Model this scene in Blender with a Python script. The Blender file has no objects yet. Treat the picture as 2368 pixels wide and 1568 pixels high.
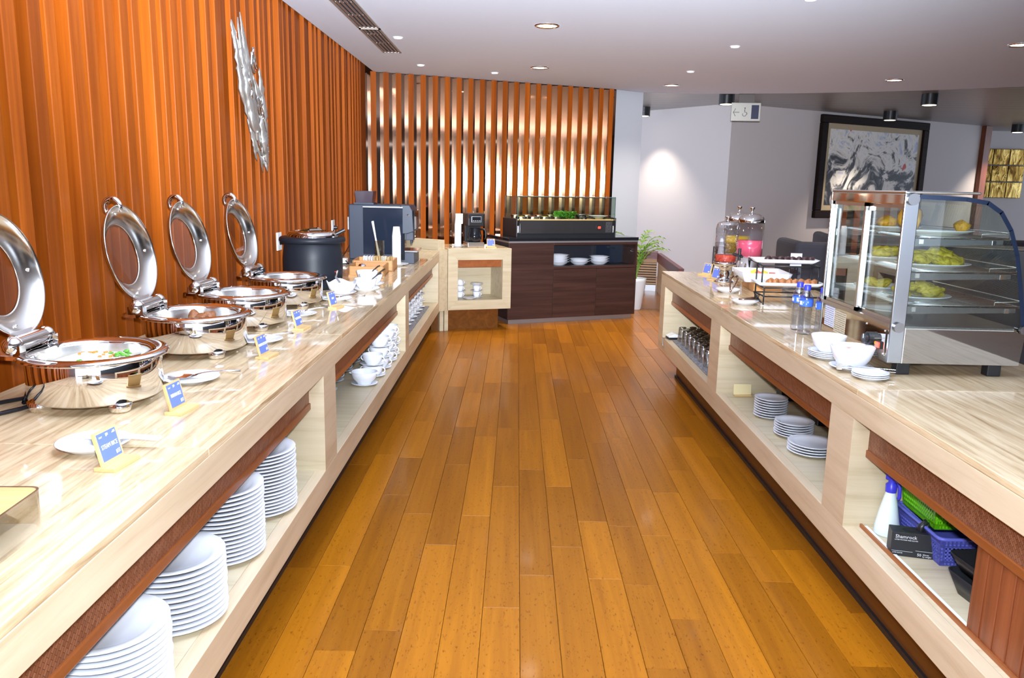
import bpy, bmesh, math, random
from mathutils import Matrix, Vector
random.seed(7)
R_ = math.radians
scene = bpy.context.scene
col = scene.collection

# ------------------------------------------------------------------ camera
cam_d = bpy.data.cameras.new('camera')
cam = bpy.data.objects.new('camera', cam_d); col.objects.link(cam)
cam_d.sensor_width = 36.0
cam_d.lens = 1850.0 / 2368.0 * 36.0
cam_d.clip_start = 0.05; cam_d.clip_end = 100
CAM_H = 1.53
fw = Vector((13.0, -359.0, 1850.0)).normalized()          # room axis (+Y) in camera axes (right, down, forward)
dn = Vector((-214.0, 9900.0, 1850.0)); dn = (dn - fw * dn.dot(fw)).normalized()
up_ = -dn; rt_ = fw.cross(up_)
Rw = Matrix((rt_, fw, up_))                               # camera vector -> world vector
cm = Matrix.Identity(4)
for i in range(3):
    cm[i][0] = Rw[i][0]; cm[i][1] = -Rw[i][1]; cm[i][2] = -Rw[i][2]
cm[0][3], cm[1][3], cm[2][3] = 0.0, 0.0, CAM_H
cam.matrix_world = cm
scene.camera = cam

# ------------------------------------------------------------------ world, flash, exposure
world = bpy.data.worlds.new('world'); scene.world = world
world.use_nodes = True
bg = world.node_tree.nodes['Background']
bg.inputs[0].default_value = (0.72, 0.82, 1.0, 1); bg.inputs[1].default_value = 2.0
scene.view_settings.view_transform = 'Standard'
scene.view_settings.look = 'None'
scene.view_settings.exposure = 0.32
scene.view_settings.gamma = 1.0
scene.view_settings.use_curve_mapping = False
scene.cycles.max_bounces = 7
scene.cycles.diffuse_bounces = 3
scene.cycles.glossy_bounces = 4
scene.cycles.transparent_max_bounces = 16
scene.cycles.transmission_bounces = 6
scene.cycles.sample_clamp_indirect = 12.0
scene.cycles.use_denoising = True
scene.cycles.use_adaptive_sampling = True
scene.cycles.adaptive_threshold = 0.05

def flash_light(name, watt, size, elev):
    l = bpy.data.lights.new(name, 'SPOT'); l.energy = watt; l.shadow_soft_size = 0.035; l.color = (0.84, 0.91, 1.0)
    l.spot_size = R_(size); l.spot_blend = 1.0
    o = bpy.data.objects.new(name, l); col.objects.link(o)
    o.location = (0.02, 0.02, CAM_H + 0.10); o.rotation_euler = (R_(90 + elev), 0, 0)
flash_light('camera_flash', 3500, 74, 17)          # the photographer's flash above the lens: zoomed main beam
flash_light('camera_flash_spill', 330, 165, 0)   # and the wide spill of the same head

# ------------------------------------------------------------------ mesh builder
class MB:
    def __init__(s): s.v = []; s.f = []; s.m = []; s.sm = []
    def add(s, vs, fs, mi=0, smooth=False, M=None):
        o = len(s.v)
        for p in vs:
            p = Vector(p)
            if M is not None: p = M @ p
            s.v.append(p)
        for f in fs:
            s.f.append([o + i for i in f]); s.m.append(mi); s.sm.append(smooth)
        return s
    def box(s, x0, y0, z0, x1, y1, z1, mi=0, M=None):
        vs = [(x, y, z) for x in (x0, x1) for y in (y0, y1) for z in (z0, z1)]
        fs = [(0,1,3,2), (4,6,7,5), (0,4,5,1), (2,3,7,6), (0,2,6,4), (1,5,7,3)]
        return s.add(vs, fs, mi, False, M)
    def lathe(s, prof, n=32, M=None, mi=0, smooth=True, closed=False):
        vs = []; fs = []; idx = []
        for (r, z) in prof:
            if r < 1e-6: idx.append([len(vs)]); vs.append((0, 0, z))
            else:
                idx.append(list(range(len(vs), len(vs) + n)))
                vs += [(r*math.cos(2*math.pi*k/n), r*math.sin(2*math.pi*k/n), z) for k in range(n)]
        pr = list(zip(idx[:-1], idx[1:]))
        if closed: pr.append((idx[-1], idx[0]))
        for a, b in pr:
            for k in range(n):
                k2 = (k+1) % n
                if len(a) == 1 and len(b) == 1: continue
                if len(a) == 1: fs.append((a[0], b[k2], b[k]))
                elif len(b) == 1: fs.append((a[k], a[k2], b[0]))
                else: fs.append((a[k], a[k2], b[k2], b[k]))
        return s.add(vs, fs, mi, smooth, M)
    def tube(s, pts, r, n=8, closed=False, mi=0, M=None, rs=None, cap=True):
        pts = [Vector(p) for p in pts]; N = len(pts); vs = []; fs = []
        prev = None
        for i, p in enumerate(pts):
            a = pts[(i-1) % N] if (closed or i > 0) else pts[i]
            b = pts[(i+1) % N] if (closed or i < N-1) else pts[i]
            t = (b - a).normalized()
            if prev is None:
                h = Vector((0,0,1)) if abs(t.z) < 0.9 else Vector((1,0,0))
                u = t.cross(h).normalized()
            else:
                u = prev - t * prev.dot(t)
                u = u.normalized() if u.length > 1e-6 else t.orthogonal().normalized()
            prev = u; w = t.cross(u); rr = rs[i] if rs else r
            vs += [p + (u*math.cos(2*math.pi*k/n) + w*math.sin(2*math.pi*k/n))*rr for k in range(n)]
        for i in range(N if closed else N-1):
            j = (i+1) % N
            for k in range(n):
                k2 = (k+1) % n
                fs.append((i*n+k, i*n+k2, j*n+k2, j*n+k))
        if not closed and cap:
            fs.append(tuple(reversed(range(n)))); fs.append(tuple(range((N-1)*n, N*n)))
        return s.add(vs, fs, mi, True, M)
    def prism(s, poly, h0, h1, M=None, mi=0, side_mi=None):
        n = len(poly)
        vs = [(x, y, h0) for x, y in poly] + [(x, y, h1) for x, y in poly]
        s.add(vs, [tuple(reversed(range(n))), tuple(range(n, 2*n))], mi, False, M)
        o = len(s.v) - 2*n
        for k in range(n):
            k2 = (k+1) % n
            s.f.append([o+k, o+k2, o+n+k2, o+n+k]); s.m.append(mi if side_mi is None else side_mi); s.sm.append(False)
        return s
    def ball(s, c, r, n=16, m=10, sx=1, sy=1, sz=1, mi=0):
        prof = [(r*math.sin(math.pi*k/m), -r*math.cos(math.pi*k/m)) for k in range(m+1)]
        prof[0] = (0, -r); prof[-1] = (0, r)
        return s.lathe(prof, n, Matrix.Translation(c) @ Matrix.Diagonal((sx, sy, sz, 1)), mi)
    def cyl(s, p0, p1, r, n=20, mi=0, r2=None):
        p0 = Vector(p0); p1 = Vector(p1); d = p1 - p0; L = d.length
        q = d.to_track_quat('Z', 'Y').to_matrix().to_4x4()
        r2 = r if r2 is None else r2
        M = Matrix.Translation(p0) @ q
        s.lathe([(r, 0), (r2, L)], n, M, mi, True)
        ring0 = [(r*math.cos(2*math.pi*k/n), r*math.sin(2*math.pi*k/n), 0) for k in range(n)]
        ring1 = [(r2*math.cos(2*math.pi*k/n), r2*math.sin(2*math.pi*k/n), L) for k in range(n)]
        s.add(ring0, [tuple(reversed(range(n)))], mi, False, M)
        return s.add(ring1, [tuple(range(n))], mi, False, M)
    def mesh(s, name, mats, bevel=0.0, seg=2):
        me = bpy.data.meshes.new(name)
        me.from_pydata([tuple(v) for v in s.v], [], s.f)
        for m in (mats if isinstance(mats, (list, tuple)) else [mats]): me.materials.append(m)
        for p, mi, sm in zip(me.polygons, s.m, s.sm): p.material_index = mi; p.use_smooth = sm
        bm = bmesh.new(); bm.from_mesh(me)
        bmesh.ops.recalc_face_normals(bm, faces=bm.faces)
        if bevel > 0:
            bmesh.ops.bevel(bm, geom=[e for e in bm.edges if len(e.link_faces) == 2 and e.calc_face_angle(0) > 0.5],
                            offset=bevel, segments=seg, affect='EDGES', profile=0.5, clamp_overlap=True)
        bm.to_mesh(me); bm.free()
        return me
    def build(s, name, mats, parent=None, bevel=0.0, loc=None, rotz=None, seg=2):
        return link(name, s.mesh(name, mats, bevel, seg), parent, loc, rotz)

def link(name, me, parent=None, loc=None, rotz=None):
    o = bpy.data.objects.new(name, me); col.objects.link(o)
    if parent is not None: o.parent = parent
    if loc is not None: o.location = loc
    if rotz is not None: o.rotation_euler = (0, 0, rotz)
    return o
def tag(o, label, cat, group=None):
    o['label'] = label; o['category'] = cat
    if group: o['group'] = group
    return o
def thing(name, label, cat, loc=(0,0,0), rotz=0, group=None):
    o = bpy.data.objects.new(name, None); col.objects.link(o)
    o.empty_display_size = 0.05
    o.location = loc; o.rotation_euler = (0, 0, rotz)
    return tag(o, label, cat, group)
ORD = ['bottom', 'second', 'third', 'fourth', 'fifth', 'sixth', 'seventh', 'eighth', 'ninth', 'tenth', 'eleventh', 'twelfth', 'thirteenth', 'fourteenth', 'fifteenth', 'sixteenth', 'seventeenth', 'eighteenth']
def nth(k, n):
    return 'topmost' if k == n-1 else 'bottommost' if k == 0 else ORD[k] + ' from bottom'
def struct(o): o['kind'] = 'structure'; return o
def dup(root, loc, rotz=0, label=None, group=None, rot=None):
    r = root.copy(); col.objects.link(r); r.location = loc
    r.rotation_euler = rot if rot else (0, 0, rotz)
    if label: r['label'] = label
    if group: r['group'] = group
    for ch in list(root.children):
        c = ch.copy(); col.objects.link(c); c.parent = r
        for g in list(ch.children):
            d = g.copy(); col.objects.link(d); d.parent = c
    return r
class Kind:
    """first call places the prototype itself, later calls place copies"""
    def __init__(s, root): s.root = root; s.used = False
    def put(s, loc, rotz=0, label=None, group=None, rot=None):
        if not s.used:
            s.used = True; r = s.root; r.location = loc
            r.rotation_euler = rot if rot else (0, 0, rotz)
            if label: r['label'] = label
            if group: r['group'] = group
            return r
        return dup(s.root, loc, rotz, label, group, rot)
def text(body, size, mat, parent, M, name='lettering', extrude=0.0004, align='CENTER'):
    cu = bpy.data.curves.new('lettering', 'FONT'); cu.body = body; cu.size = size
    cu.align_x = align; cu.align_y = 'CENTER'; cu.extrude = extrude; cu.resolution_u = 2
    t = bpy.data.objects.new('tmp', cu); col.objects.link(t)
    dg = bpy.context.evaluated_depsgraph_get()
    me = bpy.data.meshes.new_from_object(t.evaluated_get(dg))
    bpy.data.objects.remove(t); bpy.data.curves.remove(cu)
    me.transform(M); me.materials.clear(); me.materials.append(mat)
    return link(name, me, parent)

# ------------------------------------------------------------------ materials
def mat(name, color=(0.8,0.8,0.8), rough=0.5, metal=0.0, spec=0.5, emit=None, estr=0, coat=0, coatr=0.05, trans=0, ior=1.45, sub=0):
    m = bpy.data.materials.new(name); m.use_nodes = True
    b = m.node_tree.nodes['Principled BSDF']
    b.inputs['Base Color'].default_value = (*color, 1); b.inputs['Roughness'].default_value = rough
    b.inputs['Metallic'].default_value = metal; b.inputs['Specular IOR Level'].default_value = spec
    b.inputs['Coat Weight'].default_value = coat; b.inputs['Coat Roughness'].default_value = coatr
    b.inputs['Transmission Weight'].default_value = trans; b.inputs['IOR'].default_value = ior
    if sub: b.inputs['Subsurface Weight'].default_value = sub; b.inputs['Subsurface Radius'].default_value = (.01,.01,.01)
    if emit: b.inputs['Emission Color'].default_value = (*emit, 1); b.inputs['Emission Strength'].default_value = estr
    return m
def nodes(m): return m.node_tree.nodes, m.node_tree.links, m.node_tree.nodes['Principled BSDF']
def coords(m, scale, rot=(0,0,0), rnd=True, kind='Object'):
    N, L, b = nodes(m)
    tc = N.new('ShaderNodeTexCoord'); mp = N.new('ShaderNodeMapping')
    mp.inputs['Scale'].default_value = scale; mp.inputs['Rotation'].default_value = rot
    src = tc.outputs[kind]
    if rnd:
        oi = N.new('ShaderNodeObjectInfo'); mu = N.new('ShaderNodeMath'); mu.operation = 'MULTIPLY'; mu.inputs[1].default_value = 37.0
        L.new(oi.outputs['Random'], mu.inputs[0])
        va = N.new('ShaderNodeVectorMath'); va.operation = 'ADD'
        L.new(src, va.inputs[0]); L.new(mu.outputs[0], va.inputs[1]); src = va.outputs[0]
    L.new(src, mp.inputs['Vector'])
    return mp.outputs[0]
def noise(m, vec, scale, detail=4, rough=0.55, dist=0.0):
    N, L, b = nodes(m); n = N.new('ShaderNodeTexNoise')
    n.inputs['Scale'].default_value = scale; n.inputs['Detail'].default_value = detail
    n.inputs['Roughness'].default_value = rough; n.inputs['Distortion'].default_value = dist
    L.new(vec, n.inputs['Vector']); return n.outputs['Fac']
def ramp(m, fac, stops):
    N, L, b = nodes(m); r = N.new('ShaderNodeValToRGB'); e = r.color_ramp.elements
    while len(e) < len(stops): e.new(0.5)
    for k, (p, c) in zip(e, stops): k.position = p; k.color = (*c, 1)
    L.new(fac, r.inputs[0]); return r.outputs[0]
def mix(m, fac, a, b_, mode='MIX'):
    N, L, b = nodes(m); x = N.new('ShaderNodeMix'); x.data_type = 'RGBA'; x.blend_type = mode
    for s_, v in ((0, fac), (6, a), (7, b_)):
        if isinstance(v, (int, float)): x.inputs[s_].default_value = v
        elif isinstance(v, tuple): x.inputs[s_].default_value = (*v, 1)
        else: L.new(v, x.inputs[s_])
    return x.outputs[2]
def bump(m, h, strength=0.2, dist=0.01):
    N, L, b = nodes(m); n = N.new('ShaderNodeBump'); n.inputs['Strength'].default_value = strength; n.inputs['Distance'].default_value = dist
    L.new(h, n.inputs['Height']); L.new(n.outputs[0], b.inputs['Normal'])
def setc(m, c): N, L, b = nodes(m); L.new(c, b.inputs['Base Color'])
def rndmix(m, stops):
    """object-random colour"""
    N, L, b = nodes(m); oi = N.new('ShaderNodeObjectInfo'); return ramp(m, oi.outputs['Random'], stops)

def wood(name, dark, light, axis=2, fine=60, rough=0.35, coat=0.0, coatr=0.08, var=0.35, freckle=0.0, spec=0.5):
    m = mat(name, light, rough, coat=coat, coatr=coatr, spec=spec)
    sc = [fine*0.35]*3; sc[axis] = fine*0.012
    v = coords(m, tuple(sc))
    g = noise(m, v, 1.0, 6, 0.65, 0.6)
    c = ramp(m, g, [(0.28, dark), (0.52, tuple((a+b)/2 for a, b in zip(dark, light))), (0.75, light)])
    t = rndmix(m, [(0.0, (1-var, 1-var*1.15, 1-var*1.3)), (0.5, (0.92, 0.9, 0.86)), (1.0, (1.12, 1.1, 1.05))])
    c = mix(m, 1.0, c, t, 'MULTIPLY')
    if freckle:
        sc2 = [fine*2.2]*3; sc2[axis] = fine*0.7
        f = noise(m, coords(m, tuple(sc2)), 1.0, 3, 0.6)
        c = mix(m, freckle, c, mix(m, 1.0, c, ramp(m, f, [(0.60, (1,1,1)), (0.70, (0.42, 0.33, 0.22))]), 'MULTIPLY'))
    setc(m, c)
    bump(m, g, 0.05, 0.004)
    return m
def travertine(name, a, b_, c_, axis=1, rough=0.12, sc=1.0, coat=0.0):
    m = mat(name, a, rough, coat=coat)
    s1 = [26*sc]*3; s1[axis] = 1.6*sc
    v = coords(m, tuple(s1), rnd=True)
    w = noise(m, v, 1.0, 6, 0.65, 0.5)
    s2 = [1.3, 1.3, 1.3]
    w2 = noise(m, coords(m, tuple(s2)), 1.4, 3)
    c = ramp(m, w, [(0.30, c_), (0.46, b_), (0.62, a), (0.8, a)])
    c = mix(m, 0.5, c, ramp(m, w2, [(0.35, (0.90,0.86,0.80)), (0.65, (1.05,1.04,1.02))]), 'MULTIPLY')
    setc(m, c)
    bump(m, w, 0.03, 0.002)
    return m
def thin_glass(name, tint=(0.93,0.96,0.95), refl=1.0, rough=0.0, base=0.04):
    m = bpy.data.materials.new(name); m.use_nodes = True
    N, L = m.node_tree.nodes, m.node_tree.links
    N.remove(N['Principled BSDF']); out = N['Material Output']
    tr = N.new('ShaderNodeBsdfTransparent'); tr.inputs[0].default_value = (*tint, 1)
    gl = N.new('ShaderNodeBsdfGlossy'); gl.inputs['Roughness'].default_value = rough; gl.inputs[0].default_value = (1,1,1,1)
    lw = N.new('ShaderNodeLayerWeight'); lw.inputs[0].default_value = 0.5
    pw_ = N.new('ShaderNodeMath'); pw_.operation = 'POWER'; pw_.inputs[1].default_value = 4.0
    fr = N.new('ShaderNodeMath'); fr.operation = 'MULTIPLY_ADD'; fr.inputs[1].default_value = 0.9; fr.inputs[2].default_value = base
    L.new(lw.outputs['Facing'], pw_.inputs[0]); L.new(pw_.outputs[0], fr.inputs[0])
    mu = N.new('ShaderNodeMath'); mu.operation = 'MULTIPLY'; mu.inputs[1].default_value = refl; mu.use_clamp = True
    mx = N.new('ShaderNodeMixShader')
    L.new(fr.outputs[0], mu.inputs[0]); L.new(mu.outputs[0], mx.inputs[0])
    L.new(tr.outputs[0], mx.inputs[1]); L.new(gl.outputs[0], mx.inputs[2]); L.new(mx.outputs[0], out.inputs[0])
    return m

M = {}
M['slat'] = wood('slat_teak', (0.21,0.041,0.003), (0.40,0.096,0.007), 2, 60, 0.45, 0.0, 0.2, 0.30, 0, 0.16)
M['slat_back'] = wood('panel_teak', (0.22,0.045,0.003), (0.36,0.085,0.006), 2, 60, 0.5, 0, 0.1, 0.1, 0, 0.16)
M['floor'] = wood('oak_floor', (0.30,0.100,0.005), (0.46,0.168,0.008), 1, 60, 0.32, 0.13, 0.09, 0.26, 0.8, 0.2)
M['floor_far'] = wood('far_floor', (0.22,0.085,0.03), (0.34,0.15,0.06), 0, 40, 0.25)
M['seam'] = mat('floor_gap', (0.05,0.02,0.006), 0.7)
M['trav_top'] = travertine('travertine_polished', (0.71,0.57,0.38), (0.60,0.45,0.275), (0.38,0.26,0.14), 1, 0.045, 1.9)
M['trav'] = travertine('travertine_honed', (0.68,0.55,0.385), (0.63,0.50,0.34), (0.54,0.41,0.26), 1, 0.35, 0.8)
M['trav_in'] = travertine('travertine_pale', (0.63,0.54,0.38), (0.58,0.49,0.33), (0.48,0.39,0.25), 0, 0.35, 0.8)
M['kick'] = wood('kick_wood', (0.10,0.035,0.008), (0.20,0.07,0.015), 1, 40, 0.25)
M['trim_wood'] = wood('trim_wood', (0.25,0.07,0.018), (0.40,0.13,0.035), 1, 50, 0.35)
M['redwood'] = wood('sliding_door_wood', (0.13,0.035,0.014), (0.32,0.095,0.035), 2, 70, 0.35)
M['chrome'] = mat('chrome', (0.82,0.81,0.80), 0.035, 1.0)
M['steel'] = mat('brushed_steel', (0.70,0.69,0.66), 0.24, 1.0)
M['steel_dark'] = mat('dark_steel', (0.36,0.36,0.37), 0.22, 1.0)
M['steel_mirror'] = mat('mirror_steel', (0.62,0.58,0.52), 0.04, 1.0)
M['ceramic'] = mat('white_ceramic', (0.84,0.86,0.92), 0.12, coat=0.3)
M['white'] = mat('white_plastic', (0.82,0.83,0.85), 0.35)
M['paper'] = mat('white_paper', (0.86,0.88,0.92), 0.8)
M['black'] = mat('black_plastic', (0.016,0.017,0.020), 0.35)
M['black_gloss'] = mat('black_gloss', (0.012,0.013,0.017), 0.06)
M['black_enamel'] = mat('black_enamel', (0.012,0.014,0.020), 0.45, spec=0.3)
M['graphite'] = mat('graphite_plastic', (0.030,0.040,0.065), 0.40)
M['navy_gloss'] = mat('dark_window', (0.014,0.020,0.036), 0.10)
M['glass'] = thin_glass('clear_glass')
M['glass_case'] = thin_glass('case_glass', (0.86,0.90,0.88), 0.9)
M['glass_smoke'] = thin_glass('smoked_acrylic', (0.80,0.77,0.70), 0.9)
M['acrylic'] = thin_glass('clear_acrylic', (0.88,0.89,0.92), 1.0)
M['lamp'] = mat('lamp_lens', (1,1,1), 0.4, emit=(1.0,0.96,0.88), estr=14)
M['lamp_dim'] = mat('lamp_lens_warm', (1,1,1), 0.4, emit=(1.0,0.82,0.55), estr=6)
M['bamboo'] = wood('bamboo', (0.60,0.40,0.16), (0.78,0.56,0.26), 0, 60, 0.5, var=0.1)
M['crate'] = wood('pale_crate_wood', (0.45,0.20,0.06), (0.66,0.35,0.13), 0, 60, 0.5, var=0.15)
M['card_blue'] = mat('blue_card', (0.13,0.19,0.62), 0.5)
M['card_white'] = mat('white_print', (0.85,0.87,0.95), 0.6)
M['copper'] = mat('copper_side', (0.62,0.42,0.30), 0.13, 1.0)
M['bronze_mirror'] = mat('bronze_mirror', (0.34,0.235,0.175), 0.035, 1.0)
M['plaster'] = mat('white_plaster', (0.77,0.85,1.0), 0.75)
M['wall_white'] = mat('white_wall', (0.44,0.45,0.49), 0.7)
M['wall_beige'] = mat('beige_wall', (0.55,0.51,0.51), 0.75)
M['wenge'] = wood('wenge_laminate', (0.030,0.014,0.012), (0.085,0.040,0.032), 0, 60, 0.35, var=0.1)
M['wenge_dark'] = mat('niche_black', (0.02,0.02,0.028), 0.4)
M['alu'] = mat('aluminium_trim', (0.42,0.42,0.44), 0.4, 0.8)
M['cord'] = mat('black_cord', (0.012,0.012,0.016), 0.3)
M['shadow_black'] = mat('black_gap', (0.01,0.01,0.014), 0.8)
# ================================================================== THE SETTING
Z_TOP, Z_UNDER, Z_SHELF, Z_BOT = 0.85, 0.742, 0.336, 0.225
LX, RX = -0.775, 1.205                 # front planes of the left and right counters
U = Vector((math.cos(R_(23.2)), math.sin(R_(23.2)), 0)); Nn = Vector((-U.y, U.x, 0))   # the slanted back wall

# floor with planks
fb = MB().box(-1.75, -16.0, -0.10, 14.0, 20.0, -0.008)
floor = struct(fb.build('floor', M['seam']))
pw = 0.136
xs = [-1.046 + pw*k for k in range(25)]
plank_cache = {}
def plank(x, y0, y1):
    L = round((y1 - y0) * 20) / 20
    key = L
    if key not in plank_cache:
        plank_cache[key] = MB().box(-pw/2 + 0.0007, 0.0007, -0.009, pw/2 - 0.0007, L - 0.0007, 0.0).mesh('plank', M['floor'], 0.0012, 1)
    link('plank', plank_cache[key], floor, (x + pw/2, y0, 0.0))
    return L
rng = random.Random(3)
for i, x in enumerate(xs):
    if x < 1.27: y, yend = 1.2 + rng.uniform(-0.9, 0), 10.1
    else: y, yend = 5.6 + rng.uniform(-0.6, 0), 10.1
    while y < yend - 0.05:
        L = rng.choice([0.55, 0.7, 0.85, 1.0, 1.2, 1.2, 1.35])
        L = round(min(L, yend - y) * 20) / 20
        if L < 0.05: break
        y += plank(x, y, y + L)
# dull boards beyond the plank field
for k in range(3):
    for j in range(5):
        MB().box(-1.6 + 3.1*k, 10.11 + 1.25*j, -0.008, 1.48 + 3.1*k, 11.34 + 1.25*j, -0.0005).build('floor_panel', M['floor_far'], floor)
MB().box(2.37, -15.9, -0.008, 13.9, 10.10, -0.0005).build('floor_panel', M['floor_far'], floor)

# left wall: panel and slats
wl = struct(MB().box(-1.80, -3.0, 0.0, -1.690, 9.30, 2.90).build('wall_left', M['slat_back']))
slat_cache = {}
rng = random.Random(11)
y = 0.95
while y < 8.66:
    w = rng.choice([0.062, 0.072, 0.072, 0.082]); d = rng.choice([0.048, 0.058, 0.058, 0.066])
    if (w, d) not in slat_cache:
        slat_cache[(w, d)] = MB().box(0, 0, 0.0, d, w, 2.80).mesh('slat', M['slat'], 0.004, 2)
    link('slat', slat_cache[(w, d)], wl, (-1.690, y, 0.0))
    y += 0.1307

# back wall: bronze mirror with copper sided battens
W0 = Vector((-1.541, 9.17, 0))
def wpt(s, d=0.0, z=0.0): return W0 + U*s - Nn*d + Vector((0, 0, z))
wb = bpy.data.objects.new('wall_back', MB().box(-0.30, 0.0, 0.0, 2.985, 0.12, 2.85).mesh('wall_back', M['bronze_mirror']))
col.objects.link(wb); wb.location = W0; wb.rotation_euler = (0, 0, R_(23.2)); struct(wb)
b = MB(); w, d = 0.062, 0.080
b.box(0, -d, 0, w, 0.0, 2.695)
bm_ = b.mesh('batten', [M['slat'], M['copper']], 0)
for p in bm_.polygons:
    if abs(p.normal.x) > 0.9: p.material_index = 1
for k in range(-1, 21):
    link('batten', bm_, wb, (0.018 + 0.1412*k, 0, 0))
# white end wall behind, beige far walls
def wallseg(name, p, q, th, z0, z1, m):
    p = Vector((*p, 0)); q = Vector((*q, 0)); d = q - p
    o = MB().box(0, 0, z0, d.length, th, z1).build(name, m, None, 0, p, math.atan2(d.y, d.x))
    return struct(o)
wallseg('wall_end', (1.10, 10.43), (1.585, 10.66), 0.12, 0.0, 2.80, M['wall_white'])
wallseg('wall_far', (1.30, 15.45), (3.264, 12.713), 0.15, 0.0, 2.81, M['wall_beige'])
wallseg('wall_far', (3.264, 12.713), (8.93, 15.897), 0.15, 0.0, 2.81, M['wall_beige'])
wallseg('wall_lounge', (8.4, 17.05), (13.9, 17.05), 0.15, 0.0, 2.81, M['wall_beige'])
wallseg('trim_pillar', (8.905, 15.78), (9.07, 15.87), 0.30, 0.0, 2.80, M['redwood'])
wallseg('wall_right_added', (11.5, -16.0), (11.5, 11.5), -0.12, 0.0, 2.8, mat('dark_reflection_wall', (0.012,0.012,0.016), 0.5))  # unseen dark wall, added so the bronze mirror reflects black

# ceilings
edge = [(1.20, 10.30), (1.53, 10.56), (2.10, 10.60), (2.66, 10.51), (3.4, 10.32), (4.15, 10.03), (4.9, 9.66), (5.55, 9.22), (6.4, 8.5), (7.4, 7.3), (8.2, 5.8), (8.7, 4.0), (8.9, 1.5), (8.9, -3.95)]
poly = [(-1.600, -3.95), (-1.600, 9.13)] + edge
poly = list(reversed(poly))
ceil_o = struct(MB().prism(poly, 2.70, 2.86, None, 0, 1).build('ceiling', [M['plaster'], mat('soffit_edge', (0.16,0.10,0.075), 0.6)]))
ms = mat('metal_strip_ceiling', (0.40,0.39,0.38), 0.35, 0.5)
v = coords(ms, (7.0, 7.0, 1.0), (0, 0, R_(15)), False)
N_, L_, B_ = nodes(ms); wv = N_.new('ShaderNodeTexWave'); wv.bands_direction = 'Y'; wv.inputs['Scale'].default_value = 0.55
L_.new(v, wv.inputs['Vector'])
setc(ms, ramp(ms, wv.outputs['Fac'], [(0.25, (0.13,0.125,0.12)), (0.4, (0.42,0.41,0.40)), (1.0, (0.52,0.51,0.50))])); bump(ms, wv.outputs['Fac'], 0.4, 0.01)
struct(MB().box(-1.6, 2.0, 2.805, 14.0, 18.0, 2.87).build('ceiling', ms))

# recessed downlights
def spot(parent, z, power, ang, blend=0.5, size=0.03, colr=(1.0, 0.90, 0.76)):
    l = bpy.data.lights.new('lamp_light', 'SPOT'); l.energy = power; l.spot_size = R_(ang); l.spot_blend = blend
    l.shadow_soft_size = size; l.color = colr
    o = bpy.data.objects.new('lamp_light', l); col.objects.link(o); o.parent = parent; o.location = (0, 0, z); return o
def downlight(r, mlamp):
    t = thing('downlight', 'x', 'downlight')
    MB().lathe([(r, 0), (r*1.0, -0.006), (r*0.86, -0.010), (r*0.80, -0.002)], 28).build('trim_ring', M['chrome'] if r > .06 else M['white'], t)
    MB().lathe([(0, -0.004), (r*0.80, -0.002)], 24).build('lens', mlamp, t)
    return t
big = Kind(downlight(0.096, M['lamp'])); small = Kind(downlight(0.042, M['lamp']))
G = 'recessed ceiling downlights'
for x, y_, lab in [(0.195, 6.34, 'large chrome ringed downlight in ceiling above the aisle between both counters'),
               (0.199, 8.545, 'large chrome ringed downlight in ceiling before the dark cabinet'),
               (1.775, 9.764, 'large downlight in ceiling near the white end wall and curved edge'),
               (3.987, 8.919, 'large downlight near the curved ceiling edge, before the painting'),
               (3.969, 6.71, 'large downlight in ceiling over the glass food warmer side')]:
    o = big.put((x, y_, 2.70), 0, lab, G); spot(o, -0.03, 62, 120, 0.9, 0.07)
for x, y_, lab in [(-1.018, 6.971, 'small round downlight beside the far end of the linear air vent'),
               (-1.015, 8.54, 'small round downlight in ceiling over the coffee machine end'),
               (-0.273, 9.007, 'small round downlight close before the mirrored batten wall'),
               (1.797, 7.064, 'small round downlight in ceiling over the drink dispensers'),
               (1.749, 8.595, 'small round downlight between the dispensers and the white end wall'),
               (1.80, 5.308, 'small round downlight in ceiling over the two tier snack stand')]:
    o = small.put((x, y_, 2.70), 0, lab, G); spot(o, -0.02, 22, 70, 0.6, 0.03)

# linear air vent in two lengths
for (y0, y1, lab) in [(4.6, 6.56, 'long linear slot air diffuser in ceiling, length ending mid wall'), (6.60, 7.76, 'shorter linear slot air diffuser in ceiling, next to small downlight')]:
    t = thing('air_diffuser', lab, 'air vent', (-1.185, y0, 2.70), 0, 'ceiling slot diffusers')
    L = y1 - y0
    f = MB(); f.box(-0.085, 0, -0.008, -0.068, L, 0); f.box(0.068, 0, -0.008, 0.085, L, 0); f.box(-0.085, 0, -0.008, 0.085, 0.015, 0); f.box(-0.085, L-0.015, -0.008, 0.085, L, 0)
    f.build('frame', mat('vent_frame', (0.42,0.38,0.34), 0.4, 0.4), t)
    MB().box(-0.068, 0.015, -0.0005, 0.068, L-0.015, 0.0).build('duct_shadow', M['shadow_black'], t)
    sm_ = MB().box(-0.008, 0.015, -0.007, 0.008, L-0.015, -0.001).mesh('blade', M['alu'])
    for k in range(4): link('blade', sm_, t, (-0.048 + 0.032*k, 0, 0))
    n = int(L/0.42)
    for j in range(n):
        br = MB()
        for k in range(5): br.ball((-0.052 + 0.026*k, 0, -0.008), 0.008, 8, 6)
        br.build('bridge', M['chrome'], t, 0, (0, 0.2 + 0.42*j, 0))

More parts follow.
